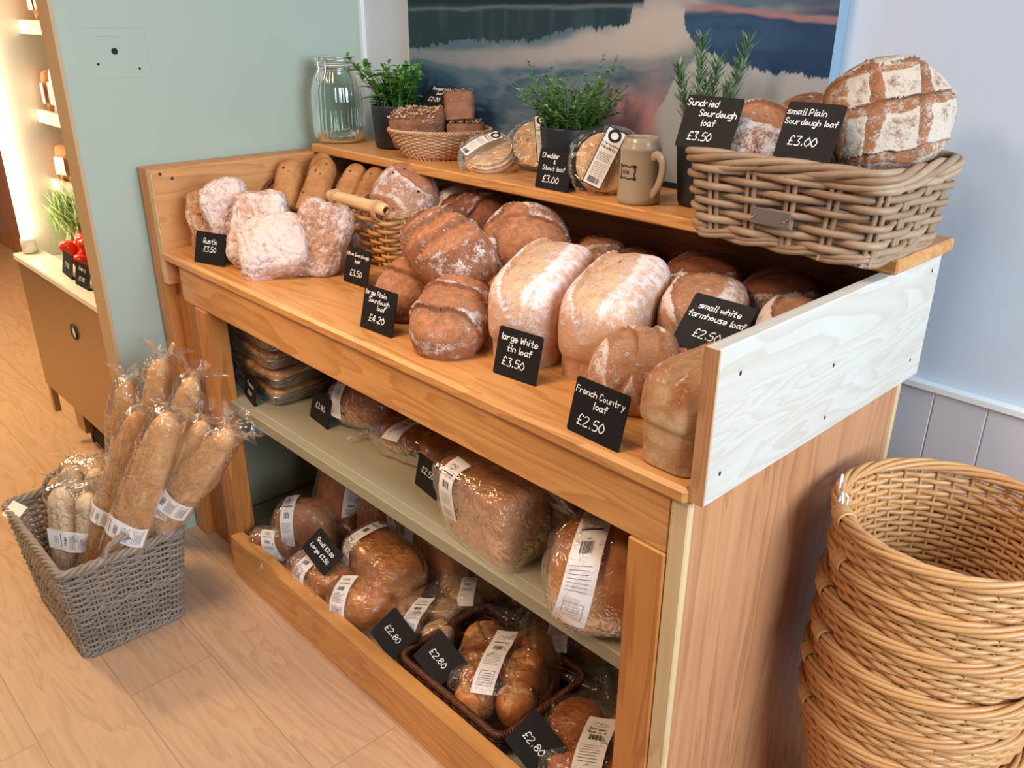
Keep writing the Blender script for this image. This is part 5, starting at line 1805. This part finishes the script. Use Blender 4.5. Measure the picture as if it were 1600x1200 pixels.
# ================================================================== MIDDLE SHELF
Z = .5
G = 'focaccia trays stacked at the left of the middle shelf'
FOC = ('bottom focaccia tray of the stack on the middle shelf', 'second focaccia tray from the bottom of the stack on the middle shelf',
       'third focaccia tray up in the stack on the middle shelf', 'topmost focaccia tray of the stack, just under the apron')
for i, nm in enumerate(FOC):
    ft = thing('focaccia_tray', nm, 'packed bread', (.218 + (.0, .006, -.004, .003)[i], .165, Z + .001 + i * .0475), G, rz=(.0, .03, -.02, .02)[i])
    def sq(hx, hy, z_, m=72, r=.014):
        P0, _ = loop_rect(hx, hy, r, m)
        return np.column_stack([P0, np.full(m, z_)])
    rows = [sq(.001, .001, .0), sq(.096, .066, .0), sq(.101, .071, .002), sq(.108, .078, .027), sq(.112, .082, .028), sq(.112, .082, .030), sq(.107, .077, .030), sq(.100, .070, .006), sq(.001, .001, .006)]
    mb = MB(); mb.grid(np.concatenate(rows), len(rows), 72, False, True)
    tr_ = mb.build('foil_tray', M_['foil'], ft)
    fo = loaf_mb(.104, .074, .036, prof='brick', n=7, lump=.004, dents=.007, flour=.2, bake=.5, seed=90 + i, res=.8).build('focaccia', M_['focaccia'], ft)
    fo.location = (0, 0, .0245)
    bm_ = bag_mb(.108, .079, .038, 'brick', 6, 0, 95 + i, .003, .004, (PI * (.98 + .06 * i), .06, .06))
    bo = bm_.build('clear_bag', M_['film'], ft); bo.location = (0, 0, .0235)
SG = 'chalk signs on the middle shelf'
price_sign('black chalk sign reading Focaccia £2.00, in front of the tray stack', sign_frame((.235, .064, Z), -12, 12), .088, .066, [('Focaccia', .038, .0085), ('£2.00', .017, .009)], SG)
price_sign('black chalk sign reading £2.80 on the middle shelf beside the tray stack', sign_frame((.462, .122, Z), -6, 14), .092, .072, [('£2.80', .034, .013)], SG)
price_sign('black chalk sign reading £2.50, half hidden by the square bagged loaf', sign_frame((.884, .110, Z), -8, 12), .086, .070, [('£2.50', .036, .013)], SG)
G = 'bagged loaves on the middle shelf'
LB = dict(n=2.6)
bagged('bagged_loaf', 'bagged dark loaf with a long paper strip beside the £2.80 middle shelf sign', G, 'brownbag', (.535, .215, Z + .056), (.9, .4, 0), (0, 0, 1), .088, .062, .105,
       [dict(along='x', pos=-.045, a0=70, a1=200, width=.032)], None, 101, 'boule', 2.6)
bagged('bagged_loaf', 'bagged dark loaf in the shade behind the £2.80 middle shelf sign', G, 'brownbag', (.40, .36, Z + .056), (1, 0, 0), (0, 0, 1), .09, .06, .105, [dict(along='x', pos=.03, a0=80, a1=170, width=.03)], None, 102, 'boule', 2.6)
pack('bagged_rolls', 'bagged pair of long rolls with a slanted label lying on the middle shelf', G, 'bun', (.755, .205, Z + .036), (.98, .2, 0), (0, 0, 1),
     [(-.052, .0, 0, .055, .045, .062, .2), (.058, -.004, 0, .052, .042, .058, -.1)], (.118, .058, .07, 3.0), [dict(along='x', pos=-.02, a0=70, a1=165, width=.042, skew=-.012)], (PI, .06, .04), 103)
bagged('bagged_loaf', 'square bagged wholemeal loaf with a white label hanging over the middle shelf edge', G, 'wholemeal', (1.105, .098, Z + .080), (1, -.10, 0), (0, -.12, 1), .104, .064, .152,
       [dict(along='x', pos=-.040, a0=195, a1=108, width=.040)], None, 104, 'brick', 5.0, lkw=dict(flour=.3, lump=.003))
bagged('bagged_loaf', 'bagged loaf behind and above the square wholemeal loaf, its label under the apron', G, 'wholemeal', (1.11, .225, Z + .092), (1, -.1, 0), (0, 0, 1), .115, .062, .175,
       [dict(along='x', pos=-.045, a0=60, a1=190, width=.040)], None, 105, 'brick', 5.0)
bagged('bagged_loaf', 'big round bagged bloomer with a long white label, right of the middle shelf', G, 'tinloaf', (1.382, .100, Z + .083), (.76, .65, -.05), (.05, -.12, 1), .104, .092, .162,
       [dict(along='x', pos=-.028, a0=62, a1=205, width=.050, skew=-.020)], (PI * .66, .12, .05, .06), 106, 'boule', 2.6, lkw=dict(flour=.5, lump=.008))
bagged('bagged_loaf', 'dark bagged loaf with a label behind the big bloomer, beside the right leg', G, 'brownbag', (1.44, .28, Z + .083), (.9, .3, 0), (0, 0, 1), .085, .065, .162, [dict(along='x', pos=.0, a0=70, a1=190, width=.05)], None, 107, 'boule', 2.6)
pack('bagged_rolls', 'bagged rolls in the shade at the back of the middle shelf', G, 'bun', (.86, .40, Z + .045), (1, 0, 0), (0, 0, 1), [(-.05, 0, 0, .05, .045, .08, 0), (.05, 0, 0, .05, .045, .08, .4)], (.11, .06, .085, 3.0), [], None, 108)

# ================================================================== BOTTOM SHELF
Z = .06
G = 'bagged loaves on the bottom shelf'
bagged('bagged_loaf', 'tall bagged dark loaf with a hanging label, back left of the bottom shelf', G, 'brownbag', (.335, .235, Z + .135), (.10, .15, 1), (.55, -.83, .1), .132, .064, .10,
       [dict(along='y', pos=-.050, a0=20, a1=120, width=.036)], (0, .06, .05), 111, 'boule', 2.6)
bagged('bagged_loaf', 'bagged round dark loaf just right of the tall one on the bottom shelf', G, 'brownbag', (.445, .28, Z + .105), (.1, .1, 1), (.4, -.9, .1), .102, .055, .08, [], None, 112, 'boule', 2.4)
bagged('bagged_loaf', 'bagged golden loaf with a small label at the back of the bottom shelf', G, 'tinloaf', (.545, .345, Z + .098), (.95, .1, 0), (0, -.2, 1), .085, .06, .19, [dict(along='x', pos=-.03, a0=100, a1=165, width=.03)], None, 113, 'tin', 4)
bagged('bagged_loaf', 'bagged loaf with a curled label in front of the tall dark loaf', G, 'wholemeal', (.335, .125, Z + .088), (.75, .6, .1), (0, -.1, 1), .080, .055, .168, [dict(along='x', pos=-.022, a0=78, a1=190, width=.036)], (.4, .05, .04), 114, 'boule', 2.6)
bagged('bagged_loaf', 'bagged loaf with a silvery crumpled label at the far left of the bottom shelf', G, 'brownbag', (.300, .057, Z + .047), (.8, .45, .1), (0, -.15, 1), .082, .040, .092, [dict(along='x', pos=-.01, a0=95, a1=190, width=.042, skew=.02)], (0, .08, .05), 115, 'boule', 2.6)
bagged('bagged_loaf', 'shiny golden sandwich loaf with a wide label beside the Small and Large sign', G, 'tinloaf', (.625, .172, Z + .100), (.99, -.05, -.06), (.05, -.1, 1), .108, .064, .128, [dict(along='x', pos=-.062, a0=35, a1=180, width=.036)], (0, .05, .05), 116, 'tin', 4.2, lkw=dict(lump=.003), crinkle=.003)
bagged('bagged_loaf', 'golden sandwich loaf with a square label behind the shiny one', G, 'tinloaf', (.665, .318, Z + .088), (.98, -.1, 0), (0, -.1, 1), .105, .055, .172, [dict(along='x', pos=-.05, a0=95, a1=150, width=.042)], (0, .05, .05), 117, 'tin', 4.2, lkw=dict(lump=.003), crinkle=.003)
bagged('bagged_loaf', 'bagged loaf with a printed label in front below the Small and Large sign', G, 'tinloaf', (.512, .064, Z + .052), (.97, .15, 0), (0, -.2, 1), .090, .044, .10, [dict(along='x', pos=-.018, a0=60, a1=180, width=.044)], (PI, .07, .05), 118, 'tin', 3.4)
bagged('bagged_loaf', 'round bagged loaf with a square label nearest the kick rail', G, 'tinloaf', (.665, .078, Z + .058), (.85, .4, 0), (.05, -.25, .95), .085, .060, .112, [dict(along='x', pos=-.030, a0=68, a1=165, width=.044)], (PI * 1.1, .05, .04), 119, 'boule', 2.4, lkw=dict(flour=.05))
G = 'bagged rolls on the bottom shelf'
AX = (.80, .60, 0)
pack('bagged_rolls', 'bag of pale rolls with a long label in front of the left £2.80 sign', G, 'paleroll', (.812, .150, Z + .045), AX, (0, -.1, 1), [(-.038, .036, 0, .038, .032, .055, .2), (.038, .036, 0, .038, .032, .055, .6), (-.038, -.036, 0, .038, .032, .055, 0), (.038, -.036, 0, .038, .034, .055, 1)],
     (.080, .076, .075, 3.0), [dict(along='x', pos=-.010, a0=50, a1=165, width=.040, skew=-.012)], (PI * .5, .07, .06), 121)
pack('bagged_rolls', 'bag of pale rolls with a small label behind the front pale rolls', G, 'paleroll', (.805, .285, Z + .055), AX, (0, -.1, 1), [(-.038, .03, 0, .038, .032, .06, .2), (.038, .03, 0, .038, .032, .06, .6), (0, -.036, 0, .042, .032, .06, 0)],
     (.082, .072, .085, 3.0), [dict(along='x', pos=.012, a0=95, a1=160, width=.036)], (PI * .5, .08, .06), 122)
pack('bagged_rolls', 'bag of brown rolls with a dim label at the back of the bottom shelf', G, 'bun', (.935, .405, Z + .055), AX, (0, 0, 1), [(-.04, 0, 0, .042, .038, .07, .2), (.042, .0, 0, .042, .038, .07, .6)], (.09, .06, .09, 3.0), [dict(along='x', pos=.0, a0=80, a1=160, width=.045)], (PI * .9, .07, .06), 123)
dt = thing('wicker_tray', 'dark brown wicker tray of knotted buns on the bottom shelf', 'basket', (1.035, .152, Z))
fl_ = lambda f, m: loop_rect(.148 + .012 * f, .112 + .012 * f, .025, m)
mb = MB(); woven(mb, fl_, .004, .058, 9, 38, .0032, .0034, .003, seed=7); mb.build('weave', M_['dark_wicker'], dt)
mb = MB(); stakes_mb(mb, fl_, 0, .06, 38, .0026); mb.build('stakes', M_['dark_wicker'], dt)
mb = MB(); P_, Q_ = fl_(1, 420); rope_rim(mb, P_, Q_, .064, .005, 4, 46, .0034); mb.build('rim', M_['dark_wicker'], dt)
mb = MB(); weave_floor(mb, fl_(0, 200)[0], .003, .003); mb.build('base', M_['dark_wicker'], dt)
KN = [([(-.8, -.1), (.8, .25)], .010, .004, .001, .003), ([(.1, -.8), (-.1, .7)], .008, .003, .001, .003)]
pack('bagged_buns', 'bag of shiny knotted buns with a long printed label in the dark wicker tray', G, 'bun', (1.062, .168, Z + .055), (.82, .57, 0), (0, -.06, 1),
     [(-.060, .065, .012, .048, .045, .075, .5), (.050, .070, .010, .046, .044, .072, .1), (-.060, -.020, .008, .046, .044, .07, 2), (.042, -.014, .016, .052, .048, .08, .9), (-.045, -.085, .0, .044, .038, .066, .4), (.040, -.084, .004, .046, .040, .07, 1.3)],
     (.108, .112, .108, 3.2), [dict(along='x', pos=-.012, a0=48, a1=160, width=.046, skew=-.012)], (PI * .5, .06, .06), 124, cuts=KN)
pack('bagged_buns', 'bag of knotted buns with a pale label behind the dark wicker tray', G, 'bun', (1.085, .345, Z + .06), (.82, .57, 0), (0, -.1, 1), [(-.045, .0, 0, .05, .045, .08, .5), (.05, .0, 0, .05, .045, .08, .1)], (.108, .062, .10, 3.0),
     [dict(along='x', pos=-.02, a0=70, a1=165, width=.044)], (PI * .5, .07, .06), 125, cuts=KN)
pack('burger_buns', 'bag of smooth burger buns with a long label at the right of the bottom shelf', G, 'bun', (1.340, .158, Z + .052), (.82, .57, 0), (0, -.05, 1), [(-.052, .052, .0, .054, .052, .085, 0), (.056, .05, .0, .054, .052, .085, 1), (-.05, -.055, 0, .054, .052, .08, 2), (.055, -.055, .0, .054, .052, .08, 3)],
     (.118, .112, .1, 3.2), [dict(along='x', pos=-.006, a0=66, a1=178, width=.054, skew=-.014, title=['Burger', 'Bun x 4'])], (PI * .5, .07, .07), 126)
pack('burger_buns', 'bag of buns in the dark corner behind the smooth burger buns', G, 'bun', (1.34, .36, Z + .056), (1, 0, 0), (0, 0, 1), [(-.052, .0, .0, .054, .052, .08, 0), (.056, .0, .0, .054, .052, .08, 1)], (.118, .07, .1, 3.2), [], (PI * .9, .07, .07), 127)
SG = 'chalk signs on the bottom shelf'
price_sign('black chalk sign reading Small £2.00 Large £3.50', sign_frame2((.525, .034, .180), 20, 42, -28), .100, .068, [('Small £2.00', .042, .009), ('Large £3.50', .022, .009)], SG, foot=0)
price_sign('black chalk sign reading £2.80 leftmost on the bottom shelf, by the kick rail', sign_frame2((.822, .018, .118), 24, 40, -33), .086, .078, [('£2.80', .032, .0135)], SG, foot=0)
price_sign('black chalk sign reading £2.80 in the dark wicker tray corner', sign_frame2((.965, .030, .135), 24, 40, -33), .088, .080, [('£2.80', .032, .0135)], SG, foot=0)
price_sign('black chalk sign reading £2.80 in front of the smooth burger buns', sign_frame2((1.255, .022, .125), 24, 40, -33), .090, .082, [('£2.80', .032, .0145)], SG, foot=0)

# ================================================================== BAGUETTE BASKET
gb = thing('wicker_basket', 'weathered grey wicker basket on the floor filled with bagged baguettes', 'basket', (.105, -.315, 0))
H_ = .262
fl_ = lambda f, m: loop_rect(.165 + .040 * f, .118 + .022 * f, .022, m)
def gtop(P):
    return .0
mb = MB()
woven(mb, fl_, .012, H_ - .006, 29, 40, .0040, .0046, .003, sub=4, sides=5, seed=8, zjit=.002)
P_, Q_ = fl_(.5, 320); rope_rim(mb, P_, Q_ * 1.0, H_ * .52, .006, 2, 20, .0042)
P_, Q_ = fl_(.0, 320); rope_rim(mb, P_, Q_, .008, .005, 3, 24, .0038)
mb.build('weave', M_['grey_wicker'], gb)
mb = MB()
for off in (-.0042, .0042):
    def fo(f, m, off=off):
        P0, Q0 = fl_(f, m)
        return P0 + np.column_stack([-Q0[:, 1], Q0[:, 0]]) * off, Q0
    stakes_mb(mb, fo, .0, H_, 40, .0036)
mb.build('stakes', M_['grey_wicker'], gb)
mb = MB(); P_, Q_ = fl_(1.02, 420); rope_rim(mb, P_, Q_, H_ + .003, .0062, 4, 17, .0048, 6); mb.build('rim', M_['grey_wicker'], gb)
mb = MB(); weave_floor(mb, fl_(0, 200)[0], .004, .004); mb.build('base', M_['grey_wicker'], gb)
for sx in (-1, 1):
    mb = MB()
    th = np.linspace(-.15, PI + .15, 44)
    for k in range(3):
        a_ = th * 5 + k * 2 * PI / 3
        mb.tube(np.column_stack([sx * (.207 + .0048 * np.cos(a_)), .046 * -np.cos(th) + .003 * np.sin(a_), H_ + .044 * np.sin(th) + .0048 * np.sin(a_)]), .0044, 6, ref=(1, 0, 0))
    mb.build('handle', M_['grey_wicker'], gb)
mb = MB(); mb.box(-.03, .03, -.021, .021, -.0008, .0008)
cd = mb.build('price_card', M_['cream_paper'], None, False)
cd.matrix_world = Matrix.Translation((-.03, -.448, .275)) @ Matrix.Rotation(.25, 4, 'Z') @ Matrix.Rotation(math.radians(35), 4, 'X')
tag(cd, 'plain beige card resting on the rim of the grey baguette basket', 'price card')
G = 'bagged baguettes in the grey basket'
BG = [('long baguette in film standing furthest left in the grey basket, its tip wrapped tight', (.062, -.165, .552), (.075, -.275, .05), .035, 0),
      ('tallest wrapped baguette at the back of the grey basket, by the stand side', (.150, -.105, .622), (.135, -.262, .05), .036, 0),
      ('wrapped baguette at the back right of the grey basket', (.318, -.105, .628), (.195, -.268, .05), .035, 0),
      ('foremost golden baguette crossing the middle of the grey basket', (.372, -.190, .585), (.190, -.365, .05), .041, 1),
      ('golden baguette half hidden left of the foremost one', (.215, -.200, .535), (.10, -.365, .05), .036, 0),
      ('pale wrapped baguette right of the foremost one, label low down', (.385, -.120, .548), (.185, -.300, .06), .036, 1),
      ('brown baguette leaning furthest right out of the grey basket', (.470, -.105, .550), (.135, -.290, .10), .038, 1)]
for i, (nm, top, bot, r_, lab) in enumerate(BG):
    A, B_ = Vector(top), Vector(bot)
    ln = (A - B_).length / 2 + .012
    cc = [(cr([(-.72 + k * .36 - .05, -.55), (-.72 + k * .36 + .08, .55)]).tolist(), .010, .0008, .0018, .001) for k in range(5)]
    fm = frame_ax((A + B_) / 2, (A - B_), (.62, -.70, .35))
    rt = thing('bagged_baguette', nm, 'baguette', group=G, M=fm)
    loaf_mb(ln, r_, r_ * 1.7, prof='stick', core=ln - r_ * 1.6, seed=130 + i, lump=.004, flour=.15, bake=.5, cuts=cc).build('baguette', M_['baguette'], rt)
    bm_ = bag_mb(ln + .006, r_, r_ * 1.72, 'stick', 2.4, ln - r_ * .9, 140 + i, .003, .009, (0, .05, .04), 1.4)
    bm_.build('clear_sleeve', M_['film2'], rt)
    wrap_label(rt, bvh_of(bm_), 'x', (-ln + (.33, .33, .33, .30, .27, .34, .36)[i]), 15, 160, .055 if lab else .04, seed=i, far=.2)
pk = [('short part-baked baguettes in a crinkled bag at the left of the grey basket', (-.025, -.290, .215), (-.12, .1, 1), 151), ('short part-baked baguettes in a printed-band bag, frontmost in the grey basket', (.070, -.350, .215), (-.02, .12, 1), 152)]
for nm, c_, ax, sd in pk:
    M = frame_ax(c_, ax, (.62, -.70, .2))
    rt = thing('bagged_baguettes', nm, 'baguettes', group='bags of short baguettes', M=M)
    for k, y_ in enumerate((-.034, .034)):
        o_ = loaf_mb(.112 + .006 * k, .028, .05, prof='stick', core=.085, seed=sd + k * 3, lump=.003, flour=.35, bake=.3, res=.8,
                     cuts=[(cr([(-.6 + j * .4 - .04, -.5), (-.6 + j * .4 + .06, .5)]).tolist(), .009, .0012, .0025, .0015) for j in range(4)]).build('baguette', M_['palebag'], rt)
        o_.location = (0, y_, 0)
    bm_ = bag_mb(.130, .062, .054, 'flat', 3.5, .07, sd, .004, .011, (0, .03, .05), 1.3)
    bm_.build('clear_bag', M_['film'], rt)
    wrap_label(rt, bvh_of(bm_), 'x', .02 if sd == 151 else -.005, 25, 155, .052, seed=sd, title=None)

# ================================================================== STACK OF ROUND BASKETS
rb = thing('round_wicker_basket', 'round golden wicker basket on top of the stack, its hollow inside in view', 'basket', (0, 0, 0), 'stack of round wicker baskets')
HB, RT, RB = .39, .163, .092
fl_ = lambda f, m: loop_oval(RB + (RT - RB) * f, RB + (RT - RB) * f, m)
mb = MB(); woven(mb, fl_, .010, HB - .014, 40, 40, .0047, .0030, .003, sub=3, sides=5, seed=9, zjit=.0016); mb.build('weave', M_['willow'], rb)
mb = MB(); stakes_mb(mb, fl_, 0, HB - .004, 40, .0030); mb.build('stakes', M_['willow'], rb)
mb = MB(); P_, Q_ = fl_(1.0, 400); rope_rim(mb, P_, Q_, HB, .0066, 5, 4, .0042, 6); mb.build('rim', M_['willow'], rb)
mb = MB(); weave_floor(mb, fl_(0, 200)[0], .004, .004); mb.build('base', M_['willow'], rb)
for a_ in (math.radians(222), math.radians(20)):
    mb = MB()
    for k in range(7):
        a2 = a_ + (k - 3) * .024
        t_ = np.linspace(0, 2 * PI, 14, endpoint=False)
        q = np.column_stack([(RT + .0125 * np.cos(t_)) * math.cos(a2), (RT + .0125 * np.cos(t_)) * math.sin(a2), HB + .0125 * np.sin(t_)])
        mb.tube(q, .0026, 5, True, ref=(-math.sin(a2), math.cos(a2), 0))
    mb.build('binding', M_['willow'], rb)
lb_ = ['second round wicker basket from the top of the stack', 'third round wicker basket from the top of the stack', 'fourth round wicker basket from the top of the stack',
       'fifth round wicker basket from the top of the stack', 'lowest round wicker basket of the stack, standing on the floor']
SX, SY, DZ = 1.774, .390, .068
rb.location = (SX, SY, 5 * DZ)
rb.rotation_euler = (0, 0, .05)
for i in range(5):
    c_ = copy_tree(rb)
    c_.location = (SX + (.004, -.003, .002, -.004, .0)[i], SY + (.002, .004, -.003, .002, 0)[i], (4 - i) * DZ)
    c_.rotation_euler = (0, 0, (.12, -.03, .06, -.08, .02)[i])
    c_['label'] = lb_[i]
for a_ in (math.radians(214), math.radians(194)):
    mb = MB()
    b_ = np.array([RT * math.cos(a_), RT * math.sin(a_), HB])
    t_ = np.linspace(0, 2 * PI, 22, endpoint=False)
    tg_ = np.array([-math.sin(a_), math.cos(a_), 0])
    q = b_ + np.outer(.0085 * np.cos(t_), tg_) + np.outer(.015 * np.sin(t_), (0, 0, 1)) + np.array([0, 0, .010])
    mb.tube(q, .0021, 6, True, ref=(math.cos(a_), math.sin(a_), 0))
    mb.tube([b_ + tg_ * .004 + (0, 0, .008), b_ + tg_ * .006 + np.array([math.cos(a_), math.sin(a_), 0]) * -.014 + (0, 0, -.006), b_ + tg_ * .006 + np.array([math.cos(a_), math.sin(a_), 0]) * -.016 + (0, 0, -.06)], .0018, 6)
    wl = mb.build('wire_loop', M_['white_trim'], rb)
    wl['label'] = 'white wire loop on the rim'
